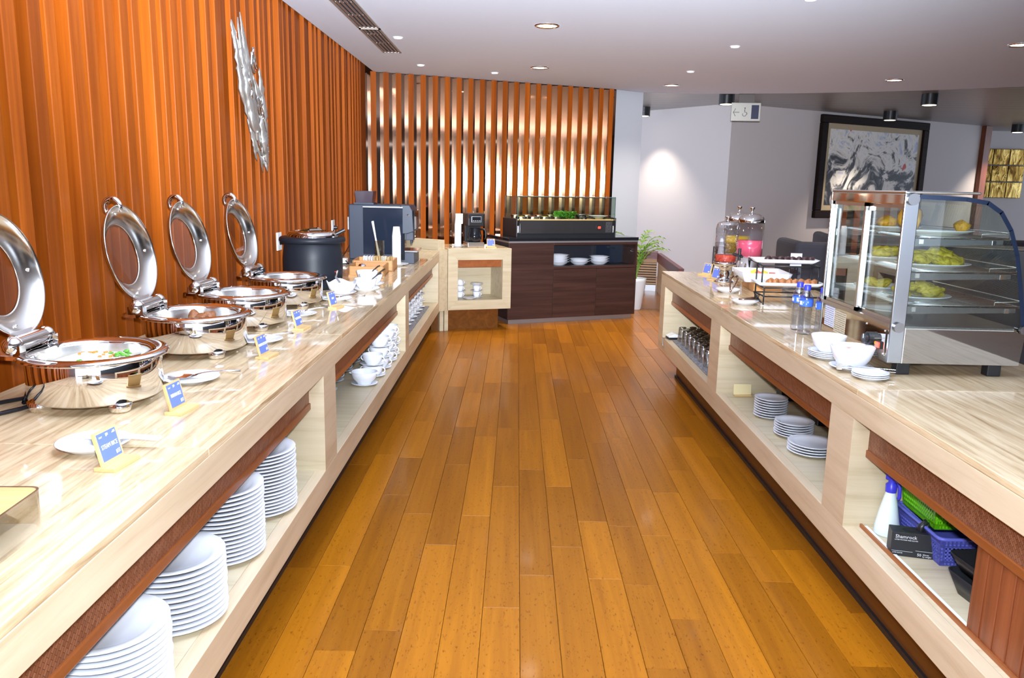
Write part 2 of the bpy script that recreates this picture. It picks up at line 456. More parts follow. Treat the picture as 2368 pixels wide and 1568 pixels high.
# surface lamps under the strip ceiling
def boxlamp():
    t = thing('ceiling_lamp', 'x', 'lamp')
    MB().cyl((0,0,-0.14), (0,0,0), 0.105, 28).build('housing', M['black'], t)
    MB().lathe([(0,-0.143), (0.085,-0.143)], 24).build('lens', M['lamp_dim'], t)
    return t
bl = Kind(boxlamp())
for x, y_, lab in [(2.85, 11.45, 'black surface mounted lamp on strip ceiling beside the hanging sign'),
               (5.413, 11.0, 'black surface mounted lamp on strip ceiling right at the curved plaster edge'),
               (5.988, 13.4, 'black surface mounted lamp on strip ceiling just above the framed painting'),
               (9.27, 15.4, 'black surface mounted lamp on strip ceiling by the gold wall tiles'),
               (2.04, 13.6, 'black surface mounted lamp half hidden behind the white end wall')]:
    o = bl.put((x, y_, 2.805), 0, lab, 'surface ceiling lamps'); spot(o, -0.16, 40 if x < 2.1 else 95, 95, 0.7, 0.05, (1.0,0.86,0.70))
t = tag(MB().box(-0.16, -0.16, -0.05, 0.16, 0.16, 0).build('ceiling_speaker', M['white'], None, 0.01, (5.75, 8.95, 2.70)), 'small white box fixed on plaster ceiling at the curved edge', 'speaker')
# ================================================================== COUNTERS
mc = mat('carved_copper_wood', (0.30,0.12,0.06), 0.38, 0.25)
v = coords(mc, (1, 1, 1), (R_(45), 0, 0), False)
N_, L_, B_ = nodes(mc); bk = N_.new('ShaderNodeTexBrick')
mp2 = N_.new('ShaderNodeMapping'); mp2.inputs['Rotation'].default_value = (0, R_(90), 0)
L_.new(v, mp2.inputs['Vector']); L_.new(mp2.outputs[0], bk.inputs['Vector'])
bk.inputs['Scale'].default_value = 60; bk.inputs['Mortar Size'].default_value = 0.03; bk.inputs['Brick Width'].default_value = 1.2; bk.inputs['Row Height'].default_value = 0.5
bk.inputs['Color1'].default_value = (0.34,0.15,0.085,1); bk.inputs['Color2'].default_value = (0.22,0.085,0.045,1); bk.inputs['Mortar'].default_value = (0.06,0.02,0.012,1)
setc(mc, bk.outputs['Color']); bump(mc, bk.outputs['Fac'], -0.9, 0.004)
M['carved'] = mc

def worktop(name, label, x0, x1, cuts, front):
    t = thing(name, label, 'worktop', ((x0+x1)/2, cuts[0], Z_TOP - 0.022))
    w = (x1 - x0)/2
    for a, b_ in zip(cuts[:-1], cuts[1:]):
        MB().box(-w, 0.0008, 0, w, b_-a-0.0008, 0.022).build('stone_slab', M['trav_top'], t, 0.002, (0, a - cuts[0], 0))
    return t
worktop('stone_worktop', 'long polished travertine worktop along the teak slat wall', -1.615, LX, [0.55, 1.95, 3.52, 5.70, 8.10], 1)
worktop('stone_worktop', 'polished travertine worktop carrying the drink dispensers and the glass food warmer', RX, 2.08, [0.75, 2.72, 4.62, 6.585], -1)

def counter(label, xf, xb, y0, y1, parts_, kick_x, kick_y1):
    """xf front plane, xb back plane; parts_ = list of (y0,y1) solid pillars"""
    s = 1 if xb > xf else -1
    t = thing('buffet_counter', label, 'counter', (xf, y0, 0))
    def bx(mb, xa, xb_, ya, yb, za, zb): mb.box(min(s*xa, s*xb_), ya - y0, za, max(s*xa, s*xb_), yb - y0, zb); return mb
    D = abs(xb - xf)
    bx(MB(), 0.0, 0.045, y0, y1, Z_UNDER, Z_TOP - 0.022).build('front_fascia', M['trav'], t, 0.002)
    bx(MB(), 0.045, D, y0, y1, Z_UNDER + 0.02, Z_TOP - 0.022).build('substrate', M['trav'], t)
    bx(MB(), 0.0, 0.045, y0, y1, Z_BOT, Z_SHELF).build('shelf_fascia', M['trav'], t, 0.002)
    bx(MB(), 0.045, D, y0, y1, Z_BOT, Z_SHELF - 0.0005).build('shelf', M['trav_in'], t)
    bx(MB(), D - 0.03, D, y0, y1, Z_SHELF - 0.0005, Z_UNDER + 0.02).build('back_panel', M['trav_in'], t)
    for a, b_ in parts_:
        p = bx(MB(), 0.0, D - 0.03, a, b_, Z_SHELF - 0.0005, Z_UNDER + 0.0005)
        o = p.build('pillar', [M['trav'], M['trav_in']], t, 0)
        for f in o.data.polygons:
            if abs(f.normal.y) > 0.9: f.material_index = 1
    ops = []
    for (a, b_), (c, d_) in zip(parts_[:-1], parts_[1:]): ops.append((b_, c))
    for a, b_ in ops:
        bx(MB(), 0.062, 0.085, a, b_, 0.628, Z_UNDER + 0.02).build('carved_trim', M['carved'], t)
        bx(MB(), 0.055, 0.092, a, b_, 0.600, 0.628).build('trim_rail', M['trim_wood'], t, 0.003)
    bx(MB(), abs(kick_x - xf), D, y0, kick_y1, 0.0, Z_BOT).build('kickboard', M['kick'], t)
    bx(MB(), abs(kick_x - xf) - 0.012, abs(kick_x - xf), y0, kick_y1, 0.0, 0.02).build('skirting', M['black'], t)
    return t
counterL = counter('travertine buffet counter with open shelves of white plates and cups', LX, -1.60, 0.55, 8.10, [(0.55, 0.75), (3.172, 3.385), (5.60, 5.78), (7.99, 8.10)], -0.905, 8.05)
counterR = counter('travertine buffet counter with open shelves of glasses and plates, opposite the slat wall', RX, 2.05, 0.75, 6.585, [(0.75, 0.95), (2.728, 2.932), (4.612, 4.842), (6.40, 6.585)], 1.335, 6.40)
# sliding door, track in the nearest right opening
dn_ = MB()
dn_.box(0.072, 0.20, Z_SHELF, 0.094, 1.295, 0.61)
sd = dn_.build('sliding_door', M['redwood'], counterR, 0.002)
for k in range(18):
    MB().box(0.068, 0.215 + k*0.06, Z_SHELF + 0.005, 0.073, 0.262 + k*0.06, 0.60).build('door_slat', M['redwood'], sd, 0.002)
MB().box(0.062, 0.20, Z_SHELF - 0.0005, 0.070, 1.977, Z_SHELF + 0.012).build('track_rail', M['trim_wood'], counterR)
MB().box(0.078, 0.20, Z_SHELF - 0.0005, 0.090, 1.977, Z_SHELF + 0.004).build('track', M['white'], counterR)

# slanted corner unit at the end of the left counter
q = thing('corner_cabinet', 'small travertine cube cabinet with an open niche of coffee cups, below the coffee maker', 'cabinet', (-0.695, 8.205, 0), R_(19.0))
Wc, Dc = 0.685, 0.62
fr = MB()
zt = 0.862
frame_polys = [  # mitred front frame: left, right, top, bottom
    ('frame_stile', [(0, Z_BOT), (0.105, 0.325), (0.105, 0.745), (0, zt)]),
    ('frame_stile', [(Wc, Z_BOT), (Wc, zt), (Wc-0.095, 0.745), (Wc-0.095, 0.325)]),
    ('frame_rail', [(0, zt), (0.105, 0.745), (Wc-0.095, 0.745), (Wc, zt)]),
    ('frame_rail', [(0, Z_BOT), (Wc, Z_BOT), (Wc-0.095, 0.325), (0.105, 0.325)])]
Mx = Matrix(((1,0,0,0), (0,0,-1,0), (0,1,0,0), (0,0,0,1)))   # (x,y)->(x,z), extrude along -y
for nm, pl in frame_polys:
    MB().prism(pl, -0.04, 0.0, Mx).build(nm, M['trav_in'], q, 0.001)
MB().box(0, 0.04, zt-0.03, Wc, Dc, zt).build('cabinet_top', M['trav_top'], q)
MB().box(0, 0.04, Z_BOT, Wc, Dc, 0.325).build('shelf', M['trav_in'], q)
MB().box(0, 0.04, 0.325, 0.105, Dc, zt-0.03).build('side_panel', M['trav_in'], q)
MB().box(Wc-0.095, 0.04, 0.325, Wc, Dc, zt-0.03).build('side_panel', M['trav_in'], q)
MB().box(0.105, 0.42, 0.325, Wc-0.095, Dc, zt-0.03).build('back_panel', M['trav_in'], q)
MB().box(0.105, 0.05, 0.665, Wc-0.095, 0.42, zt-0.03).build('valance', M['trim_wood'], q)
MB().box(-0.15, 0.12, 0.0, Wc-0.10, 0.16, Z_BOT).build('kick_panel', M['kick'], q)
MB().box(-0.075, 0.05, 0.0, -0.035, 0.12, Z_BOT).build('post', M['trav_in'], q)
MB().box(-0.025, 0.05, 0.0, 0.015, 0.12, Z_BOT).build('post', M['trav_in'], q)
# corner filler and upstand
c_ = MB(); c_.prism([(LX, 8.105), (-0.700, 8.205), (-0.90, 8.80), (-1.60, 8.98), (-1.60, 8.105)], Z_BOT, Z_TOP)
bpy.context.view_layer.update()
cp_ = c_.build('corner_pier', M['trav_in'], q); cp_.matrix_parent_inverse = q.matrix_world.inverted()
uo = MB().box(0, 0, 0, 0.78, 0.10, 0.10).build('stone_upstand', M['trav_in'], None, 0.002, (-0.735, 8.235, Z_TOP), R_(146))
tag(uo, 'low travertine upstand beside the coffee maker and coffee machine', 'upstand')

# dark cabinet
DC = thing('dark_cabinet', 'dark wenge cabinet with black top and open plate niche by the mirrored wall', 'cabinet', (-0.078, 8.714, 0), R_(23.2))
Lc, Dd = 1.62, 0.66
MB().box(0.015, 0.02, 0.0, Lc-0.03, Dd, 0.05).build('plinth', M['alu'], DC)
MB().box(0, 0, 0.915, Lc+0.012, Dd+0.02, 0.95).build('cabinet_top', M['black_gloss'], DC, 0.003)
MB().box(0, 0.002, 0.896, Lc+0.005, Dd, 0.915).build('edge_trim', M['alu'], DC)
MB().box(0.0, 0.022, 0.05, 0.02, Dd, 0.896).build('side_panel', M['wenge_dark'], DC)
MB().box(Lc-0.02, 0.0, 0.05, Lc, Dd, 0.896).build('side_panel', M['wenge'], DC)
MB().box(0.0, 0.0, 0.05, 0.543, 0.02, 0.896).build('door', M['wenge'], DC, 0.001)
MB().box(0.547, 0.0, 0.05, 1.090, 0.02, 0.600).build('door', M['wenge'], DC, 0.001)
MB().box(1.094, 0.0, 0.05, Lc-0.02, 0.02, 0.600).build('door', M['wenge'], DC, 0.001)
MB().box(0.543, 0.0, 0.604, Lc-0.02, 0.02, 0.632).build('niche_rail', M['wenge'], DC, 0.001)
MB().box(0.543, 0.0, 0.868, Lc-0.02, 0.02, 0.896).build('niche_rail', M['wenge'], DC, 0.001)
MB().box(0.543, 0.02, 0.604, Lc-0.02, Dd-0.1, 0.632).build('niche_shelf', M['wenge_dark'], DC)
MB().box(0.525, 0.02, 0.632, 0.543, Dd-0.1, 0.896).build('niche_side', M['wenge_dark'], DC)
MB().box(0.543, 0.36, 0.632, Lc-0.02, 0.38, 0.896).build('niche_back', M['wenge_dark'], DC)
MB().box(1.24, 0.30, 0.632, Lc-0.02, 0.36, 0.896).build('niche_divider', M['navy_gloss'], DC)
MB().cyl((1.565, -0.012, 0.79), (1.565, 0.05, 0.79), 0.008, 12).build('knob', M['chrome'], DC)
MB().box(0.02, Dd-0.02, 0.05, Lc-0.02, Dd, 0.896).build('back_panel', M['wenge_dark'], DC)
# ================================================================== TABLEWARE KINDS
def plate_mesh(r, h=0.022, deep=0.0, n=40, foot=0.55):
    f = r*foot
    prof = [(0, 0.004), (f-0.006, 0.004), (f-0.004, 0.0), (f, 0.0), (f+0.003, 0.004), (r*0.72, 0.006), (r-0.003, h-0.004), (r, h-0.001), (r-0.002, h), (r*0.74, h*0.55 + 0.003), (r*0.66, 0.0085), (0, 0.0085)]
    return MB().lathe(prof, n).mesh('plate', M['ceramic'])
def cup_proto(name, label, cat, r0, r1, h, th=0.003, handles=1, n=28, style=0):
    t = thing(name, label, cat)
    prof = [(0, 0.004), (r0*0.75, 0.004), (r0*0.78, 0), (r0*0.86, 0), (r0*0.9, 0.004), (r0, h*0.18), ((r0+r1)/2 + (r1-r0)*0.25, h*0.5), (r1, h), (r1-th*0.5, h+0.001), (r1-th, h), ((r0+r1)/2 + (r1-r0)*0.25-th, h*0.5), (r0-th, h*0.2), (0, 0.008)]
    MB().lathe(prof, n).build('bowl', M['ceramic'], t)
    for k in range(handles):
        a = math.pi*k
        hp = []
        for i in range(9):
            th_ = -math.pi/2 + math.pi*i/8
            hp.append(((r1*0.93 + 0.75*h*0.42*math.cos(th_))*math.cos(a), 0, h*0.56 + h*0.27*math.sin(th_)))
        MB().tube(hp, 0.0042, 8).build('handle', M['ceramic'], t)
    return t
ps_mesh = {}
def plates(cx, cy, z0, r, n, pitch, label, group, cat='plate', name='plate', h=0.022, jit=0.0015, foot=0.62):
    key = (r, h, foot)
    if key not in ps_mesh: ps_mesh[key] = plate_mesh(r, h, foot=foot)
    rg = random.Random(int(cx*1000) + int(cy*1000))
    for k in range(n):
        o = link(name, ps_mesh[key], None, (cx + rg.uniform(-jit, jit), cy + rg.uniform(-jit, jit), z0 + k*pitch), rg.uniform(0, 6))
        tag(o, label.replace('@', nth(k, n)), cat, group)

# ------------------------------------------------------------------ dinner plates, first opening of the left counter
S = Z_SHELF
plates(-0.918, 1.67, S, 0.135, 12, 0.0152, 'white dinner plate, @ of the left shelf stack furthest from the stone pillar', 'dinner plates on left shelf', name='dinner_plate', foot=0.66)
plates(-0.912, 2.015, S, 0.135, 12, 0.0155, 'white dinner plate, @ of the left shelf stack third from stone pillar', 'dinner plates on left shelf', name='dinner_plate', foot=0.66)
plates(-0.925, 2.40, S, 0.135, 17, 0.0137, 'white dinner plate, @ of the left shelf stack second from stone pillar', 'dinner plates on left shelf', name='dinner_plate', foot=0.66)
plates(-0.922, 2.765, S, 0.135, 18, 0.0128, 'white dinner plate, @ of the tallest left shelf stack, beside stone pillar', 'dinner plates on left shelf', name='dinner_plate', foot=0.66)
# second opening: small plates and soup cups
plates(-1.00, 3.90, S, 0.105, 17, 0.0155, 'white side plate, @ of the stack half hidden by stone pillar', 'side plates by the soup cups', name='side_plate', foot=0.66)
soup = Kind(cup_proto('soup_cup', 'x', 'soup cup', 0.046, 0.064, 0.062, handles=2))
sau = MB().lathe([(0,0.003),(0.034,0.003),(0.036,0),(0.042,0),(0.045,0.004),(0.078,0.013),(0.080,0.0145),(0.078,0.016),(0.045,0.008),(0,0.007)], 32).mesh('saucer', M['ceramic'])
def saucer(x, y_, z, lab, g, me=sau, name='saucer'):
    return tag(link(name, me, None, (x, y_, z), 0), lab, 'saucer', g)
GS = 'soup cups and saucers on left shelf'
# the wide bowl in front, then stacked cup and saucer pairs
wide = cup_proto('soup_bowl', 'wide white soup bowl on saucer, standing in front of the stacked soup cups', 'bowl', 0.048, 0.078, 0.075, handles=0)
for k in range(2):
    MB().ball((0.078*(1-2*k), 0, 0.066), 0.014, 12, 8, 1.1, 1.3, 0.45).build('lug', M['ceramic'], wide)
saucer(-0.885, 4.62, S, 'white saucer under the wide soup bowl on left shelf', GS); wide.location = (-0.885, 4.62, S + 0.0075); wide['group'] = GS
stk = [(-0.875, 4.84, 2, 'first'), (-0.872, 5.06, 3, 'second'), (-0.868, 5.28, 3, 'third'), (-0.875, 5.475, 3, 'last')]
ordn = {'first': 'behind the wide bowl', 'second': 'two behind the wide bowl', 'third': 'second from far pillar', 'last': 'beside the far pillar'}
for x, y_, n, o_ in stk:
    z = S
    for k in range(n):
        saucer(x, y_, z, 'white saucer, %s in soup cup stack %s' % (nth(k, n), ordn[o_]), GS); z += 0.0075
        soup.put((x, y_, z), R_(random.uniform(-25, 25)), 'white two handled soup cup, %s in the stack %s' % (nth(k, n), ordn[o_]), GS); z += 0.0635
for bi, (x, y_, n) in enumerate([(-1.09, 4.45, 2), (-1.10, 4.68, 2), (-1.10, 4.95, 3), (-1.10, 5.2, 3), (-1.10, 5.42, 3)]):
    z = S
    for k in range(n):
        saucer(x, y_, z, 'white saucer, %s in back row soup cup stack %s from far pillar' % (nth(k, n), ['fifth', 'fourth', 'third', 'second', 'first'][bi]), GS); z += 0.0075
        soup.put((x, y_, z), R_(random.uniform(-25, 25)), 'white soup cup, %s in back row stack %s from far pillar' % (nth(k, n), ['fifth', 'fourth', 'third', 'second', 'first'][bi]), GS); z += 0.0635
# third opening: coffee cups on a grey mat
mm = mat('grey_mat', (0.20,0.20,0.22), 0.8); n_ = noise(mm, coords(mm, (160,160,160), (0,0,0), False), 1.0, 2); setc(mm, ramp(mm, n_, [(0.4,(0.10,0.10,0.12)),(0.65,(0.42,0.42,0.46))])); bump(mm, n_, 0.6, 0.003)
M['mat'] = mm
tag(MB().box(-1.30, 5.82, S, -0.835, 7.72, S + 0.004).build('rubber_mat', mm), 'grey ribbed mat under the coffee cups on left shelf', 'mat')
coffee = Kind(cup_proto('coffee_cup', 'x', 'coffee cup', 0.030, 0.040, 0.055))
csau = MB().lathe([(0,0.003),(0.03,0.003),(0.032,0),(0.037,0),(0.04,0.004),(0.068,0.012),(0.070,0.0135),(0.068,0.015),(0.04,0.008),(0,0.007)], 30).mesh('coffee_saucer', M['ceramic'])
GC = 'coffee cups and saucers on grey mat'
for j in range(7):
    for i, x in enumerate((-0.935, -1.11)):
        z = S + 0.004; y_ = 6.42 + 0.20*j; n = 4 if i == 0 else 3
        for k in range(n):
            saucer(x, y_, z, 'white saucer, %s in the %s row coffee stack, %s from far end' % (nth(k, n), 'outer' if i == 0 else 'inner', ['seventh','sixth','fifth','fourth','third','second','first'][j]), GC, csau, 'coffee_saucer'); z += 0.0075
            coffee.put((x, y_, z), R_(-50 + random.uniform(-20, 20)), 'white coffee cup, %s in %s row mat stack %s from far end' % (nth(k, n), 'outer' if i == 0 else 'inner', ['seventh','sixth','fifth','fourth','third','second','first'][j]), GC); z += 0.0565
for j in range(3):
    z = S + 0.004; y_ = 5.98 + 0.15*j
    for k in range(2):
        saucer(-0.95, y_, z, 'white saucer, %s of %s low pile from the middle pillar' % (nth(k, 2), ['first', 'second', 'third'][j]), GC, csau, 'coffee_saucer'); z += 0.0145

# ------------------------------------------------------------------ cube cabinet cups
Mq = q.matrix_world.copy()
bpy.context.view_layer.update(); Mq = q.matrix_world.copy()
GQ = 'coffee cups in the cube cabinet'
def qp(x, y_, z): return tuple(Mq @ Vector((x, y_, z)))
SZ = 0.325
z = SZ
for k in range(2):
    saucer(*qp(0.185, 0.22, z), 'white saucer, %s in the niche stack with upturned cup' % ['lower', 'middle'][k], GQ, csau, 'coffee_saucer'); z += 0.0075
    coffee.put(qp(0.185, 0.22, z), R_(-30), 'white coffee cup, %s upright one in the niche stack with upturned cup' % ['lower', 'upper'][k], GQ); z += 0.0565
saucer(*qp(0.185, 0.22, z), 'white saucer under the upturned cup in the cube cabinet', GQ, csau, 'coffee_saucer'); z += 0.0075
coffee.put(qp(0.185, 0.22, z + 0.0565), 0, 'white coffee cup turned upside down on top of the niche stack', GQ, (math.pi, 0, R_(30)))
z = SZ
for k in range(2):
    saucer(*qp(0.365, 0.20, z), 'white saucer, %s in the niche stack topped by bare saucers' % ['lower', 'middle'][k], GQ, csau, 'coffee_saucer'); z += 0.0075
    coffee.put(qp(0.365, 0.20, z), R_(-20), 'white coffee cup, %s in the niche stack topped by bare saucers' % ['lower', 'upper'][k], GQ); z += 0.0565
for k in range(2):
    saucer(*qp(0.365, 0.20, z), 'white saucer, %s of two bare ones topping the niche cups' % ['lower', 'upper'][k], GQ, csau, 'coffee_saucer'); z += 0.0145
saucer(*qp(0.262, 0.10, SZ), 'single white saucer lying flat in front of niche cups', GQ, csau, 'coffee_saucer')

# ------------------------------------------------------------------ chafing dishes
def chafing():
    t = thing('chafing_dish', 'x', 'chafing dish')
    MB().lathe([(0, 0.027), (0.180, 0.027), (0.187, 0.033), (0.187, 0.150), (0.184, 0.156)], 64).build('body', M['chrome'], t)
    fm = MB().lathe([(0, 0), (0.024, 0), (0.030, 0.007), (0.035, 0.030), (0, 0.030)], 20).mesh('foot', M['chrome'])
    for a in (45, 135, 225, 315): link('foot', fm, t, (0.160*math.cos(R_(a)), 0.160*math.sin(R_(a)), 0))
    rim = MB()
    rim.lathe([(0.154, 0.150), (0.159, 0.158), (0.174, 0.161), (0.184, 0.166), (0.205, 0.160), (0.212, 0.152), (0.207, 0.149), (0.186, 0.150)], 64)
    rim.prism([(-0.14, 0.125), (-0.14, -0.125), (-0.232, -0.11), (-0.246, -0.095), (-0.246, 0.095), (-0.232, 0.11)][::-1], 0.150, 0.162)
    r_ = rim.build('rim', M['chrome'], t)
    MB().lathe([(0.157, 0.156), (0.152, 0.12), (0.142, 0.066), (0.13, 0.058), (0, 0.056)], 48).build('food_pan', M['steel'], t)
    h = MB(); h.cyl((-0.190, -0.075, 0.188), (-0.190, 0.075, 0.188), 0.024, 24)
    for s_ in (-1, 1):
        h.ball((-0.190, s_*0.092, 0.187), 0.029, 16, 10); h.box(-0.220, s_*0.092-0.016, 0.155, -0.160, s_*0.092+0.016, 0.19)
    h.build('hinge', M['chrome'], t)
    tilt = R_(12); cx, sx = math.cos(tilt), math.sin(tilt)
    ctr = Vector((-0.196, 0, 0.190)) + Vector((-sx, 0, cx))*0.200
    LM = Matrix(((0, -sx, cx, ctr.x), (1, 0, 0, ctr.y), (0, cx, sx, ctr.z), (0, 0, 0, 1)))
    l = MB()
    l.lathe([(0.118, -0.036), (0.122, -0.037), (0.174, -0.013), (0.182, -0.003), (0.185, 0.003), (0.188, 0.0), (0.185, -0.006), (0.176, -0.017), (0.123, -0.043), (0.116, -0.042)], 64, LM, closed=True)
    for k in range(4):
        a = R_(90 + 90*k); l.ball(tuple(LM @ Vector((0.155*math.cos(a), 0.155*math.sin(a), -0.021))), 0.006, 10, 6)
    lid = l.build('lid', M['steel_lid'], t)
    MB().lathe([(0, -0.039), (0.120, -0.0385)], 48, LM).build('lid_glass', M['glass_lid'], lid)
    br = MB()
    br.add([LM @ Vector(p) for p in [(-0.055,-0.170,-0.02),(0.055,-0.170,-0.02),(0.065,-0.205,-0.004),(-0.065,-0.205,-0.004),(-0.055,-0.170,-0.006),(0.055,-0.170,-0.006),(0.065,-0.205,0.012),(-0.065,-0.205,0.012)]],
           [(0,1,2,3),(7,6,5,4),(0,4,5,1),(1,5,6,2),(2,6,7,3),(3,7,4,0)])
    br.build('lid_bracket', M['chrome'], lid)
    hp = []
    for i in range(15):
        a = R_(-125 + 250*i/14)
        hp.append(LM @ Vector((0, 0.190 + 0.034*math.cos(a) - 0.01, -0.026 - 0.030*math.sin(a))))
    rs = [0.0085 + 0.004*math.sin(math.pi*i/14) for i in range(15)]
    MB().tube(hp, 0.011, 12, rs=rs).build('lid_handle', M['chrome'], lid)
    return t
M['steel_lid'] = mat('satin_lid_steel', (0.74,0.72,0.68), 0.19, 1.0)
gl_ = thin_glass('lid_glass', (0.90,0.89,0.87), 0.8); M['glass_lid'] = gl_
ch = Kind(chafing())
GD = 'round chafing dishes on left worktop'
CH = [(-1.268, 2.360, 3, 'open chrome chafing dish holding fried rice with parsley, black cords behind it'),
      (-1.250, 3.095, 0, 'open chrome chafing dish with a few brown meat pieces, behind the fried rice dish'),
      (-1.258, 3.68, -2, 'open chrome chafing dish with pale noodles, between the meat dish and the last chafing dish'),
      (-1.245, 4.34, -2, 'open chrome chafing dish standing beside the black soup kettle')]
for x, y_, a, lab in CH[:]: ch.put((x, y_, Z_TOP), R_(a), lab, GD)
# food in them
def lump(name, r, h, m, seed, loc, lab, cat, n=26, amp=0.012, kind=None, grain=0.0):
    rg = random.Random(seed); mb = MB(); vs = [(0, 0, h)]; fs = []; rings = 14
    for i in range(1, rings+1):
        t_ = i/rings
        for k in range(n):
            a = 2*math.pi*k/n; rr = r*t_
            z = h*(1-t_**2.2) + (rg.uniform(-amp, amp) if i < rings else -0.004)
            vs.append((rr*math.cos(a), rr*math.sin(a), max(z, -0.004)))
    for k in range(n): fs.append((0, 1+k, 1+(k+1) % n))
    for i in range(rings-1):
        for k in range(n):
            a = 1+i*n+k; b_ = 1+i*n+(k+1) % n; fs.append((a, a+n, b_+n, b_))
    mb.add(vs, fs, 0, True); o = mb.build(name, m, None, 0, loc)
    tag(o, lab, cat)
    if kind: o['kind'] = kind
    return o
def rough_mat(name, cols, scale, rough=0.6, bs=0.6, det=4):
    m = mat(name, cols[0], rough); n = noise(m, coords(m, (scale,)*3), 1.0, det, 0.6)
    k = len(cols); setc(m, ramp(m, n, [(0.3 + 0.4*i/(max(k-1, 1)), c) for i, c in enumerate(cols)])); bump(m, n, bs, 0.006); return m
mrice = rough_mat('cooked_rice', [(0.62,0.55,0.36), (0.84,0.80,0.68), (0.90,0.88,0.82)], 120)
ri = lump('fried_rice', 0.148, 0.034, mrice, 5, (-1.268, 2.36, Z_TOP + 0.112), 'mound of pale fried rice inside the nearest-to-tissue-box chafing dish', 'rice', 40, 0.004, 'stuff')
ri['label'] = 'mound of pale fried rice with carrot and parsley in chafing dish'
mpars = rough_mat('parsley', [(0.05,0.22,0.02), (0.16,0.48,0.05)], 60)
rg = random.Random(2)
def leafclump(name, loc, r, n, m, lab, cat, group=None):
    mb = MB()
    for k in range(n):
        c = Vector((rg.gauss(0, r*0.5), rg.gauss(0, r*0.5), rg.uniform(0, r*0.5)))
        mb.ball(c, r*0.36, 7, 5, 1, rg.uniform(0.5, 1), rg.uniform(0.25, 0.5))
    return tag(mb.build(name, m, None, 0, loc), lab, cat, group)
leafclump('parsley_sprig', (-1.20, 2.375, Z_TOP+0.142), 0.024, 14, mpars, 'larger green parsley sprig on the fried rice', 'parsley')
leafclump('parsley_sprig', (-1.275, 2.285, Z_TOP+0.138), 0.014, 7, mpars, 'small green parsley bit at the front of the fried rice', 'parsley')
mcar = mat('carrot', (0.75,0.24,0.04), 0.5)
for i in range(14):
    a = rg.uniform(0, 6.28); d = rg.uniform(0.03, 0.13)
    tag(MB().box(-0.006, -0.004, -0.003, 0.006, 0.004, 0.004).build('carrot_bit', mcar, None, 0.001, (-1.268 + d*math.cos(a), 2.36 + d*math.sin(a), Z_TOP + 0.112 + 0.034*(1-(d/0.148)**2.2) + 0.001), rg.uniform(0, 3)), 'small orange carrot bit scattered on the fried rice', 'carrot', 'carrot bits in the fried rice')
def nugget(name, m, seed, r, amp=0.28, n=14, mm_=9):
    rgn = random.Random(seed); mb = MB(); mb.ball((0, 0, 0), r, n, mm_)
    ph = [(Vector((rgn.uniform(-1,1), rgn.uniform(-1,1), rgn.uniform(-1,1))).normalized(), rgn.uniform(2.5, 6), rgn.uniform(0, 6)) for _ in range(7)]
    for i, p in enumerate(mb.v):
        d = sum(math.sin(a.dot(p)/r*f + o_) for a, f, o_ in ph)/7
        mb.v[i] = p*(1 + amp*d*1.8)
    return mb.mesh(name, m)
mmeat = rough_mat('braised_meat', [(0.18,0.06,0.02), (0.36,0.14,0.05)], 70, 0.35)
nm_ = [nugget('meat_piece', mmeat, s_, 0.028) for s_ in range(3)]
for i, (dx, dy) in enumerate([(-0.02,0.03),(0.03,0.055),(0.0,-0.04),(-0.06,0.0),(0.06,-0.01),(0.05,0.11),(-0.09,0.05),(0.02,0.0)]):
    o = link('meat_piece', nm_[i % 3], None, (-1.250+dx, 3.095+dy, Z_TOP+0.085 + (0.045 if i in (0,1,7) else 0)), i*1.3)
    tag(o, 'glazed brown meat piece lying in the second chafing dish', 'meat', 'meat pieces in the chafing dish')
lump('pale_noodle', 0.143, 0.035, rough_mat('noodles', [(0.60,0.52,0.34),(0.82,0.78,0.66)], 90), 9, (-1.258, 3.68, Z_TOP+0.100), 'pale steaming noodles filling the third chafing dish', 'noodles', 30, 0.005, 'stuff')
lump('braised_vegetable', 0.142, 0.028, rough_mat('stew', [(0.50,0.28,0.08),(0.72,0.55,0.25),(0.3,0.35,0.08)], 50), 10, (-1.245, 4.34, Z_TOP+0.095), 'yellow brown stew in the chafing dish beside soup kettle', 'stew', 30, 0.005, 'stuff')

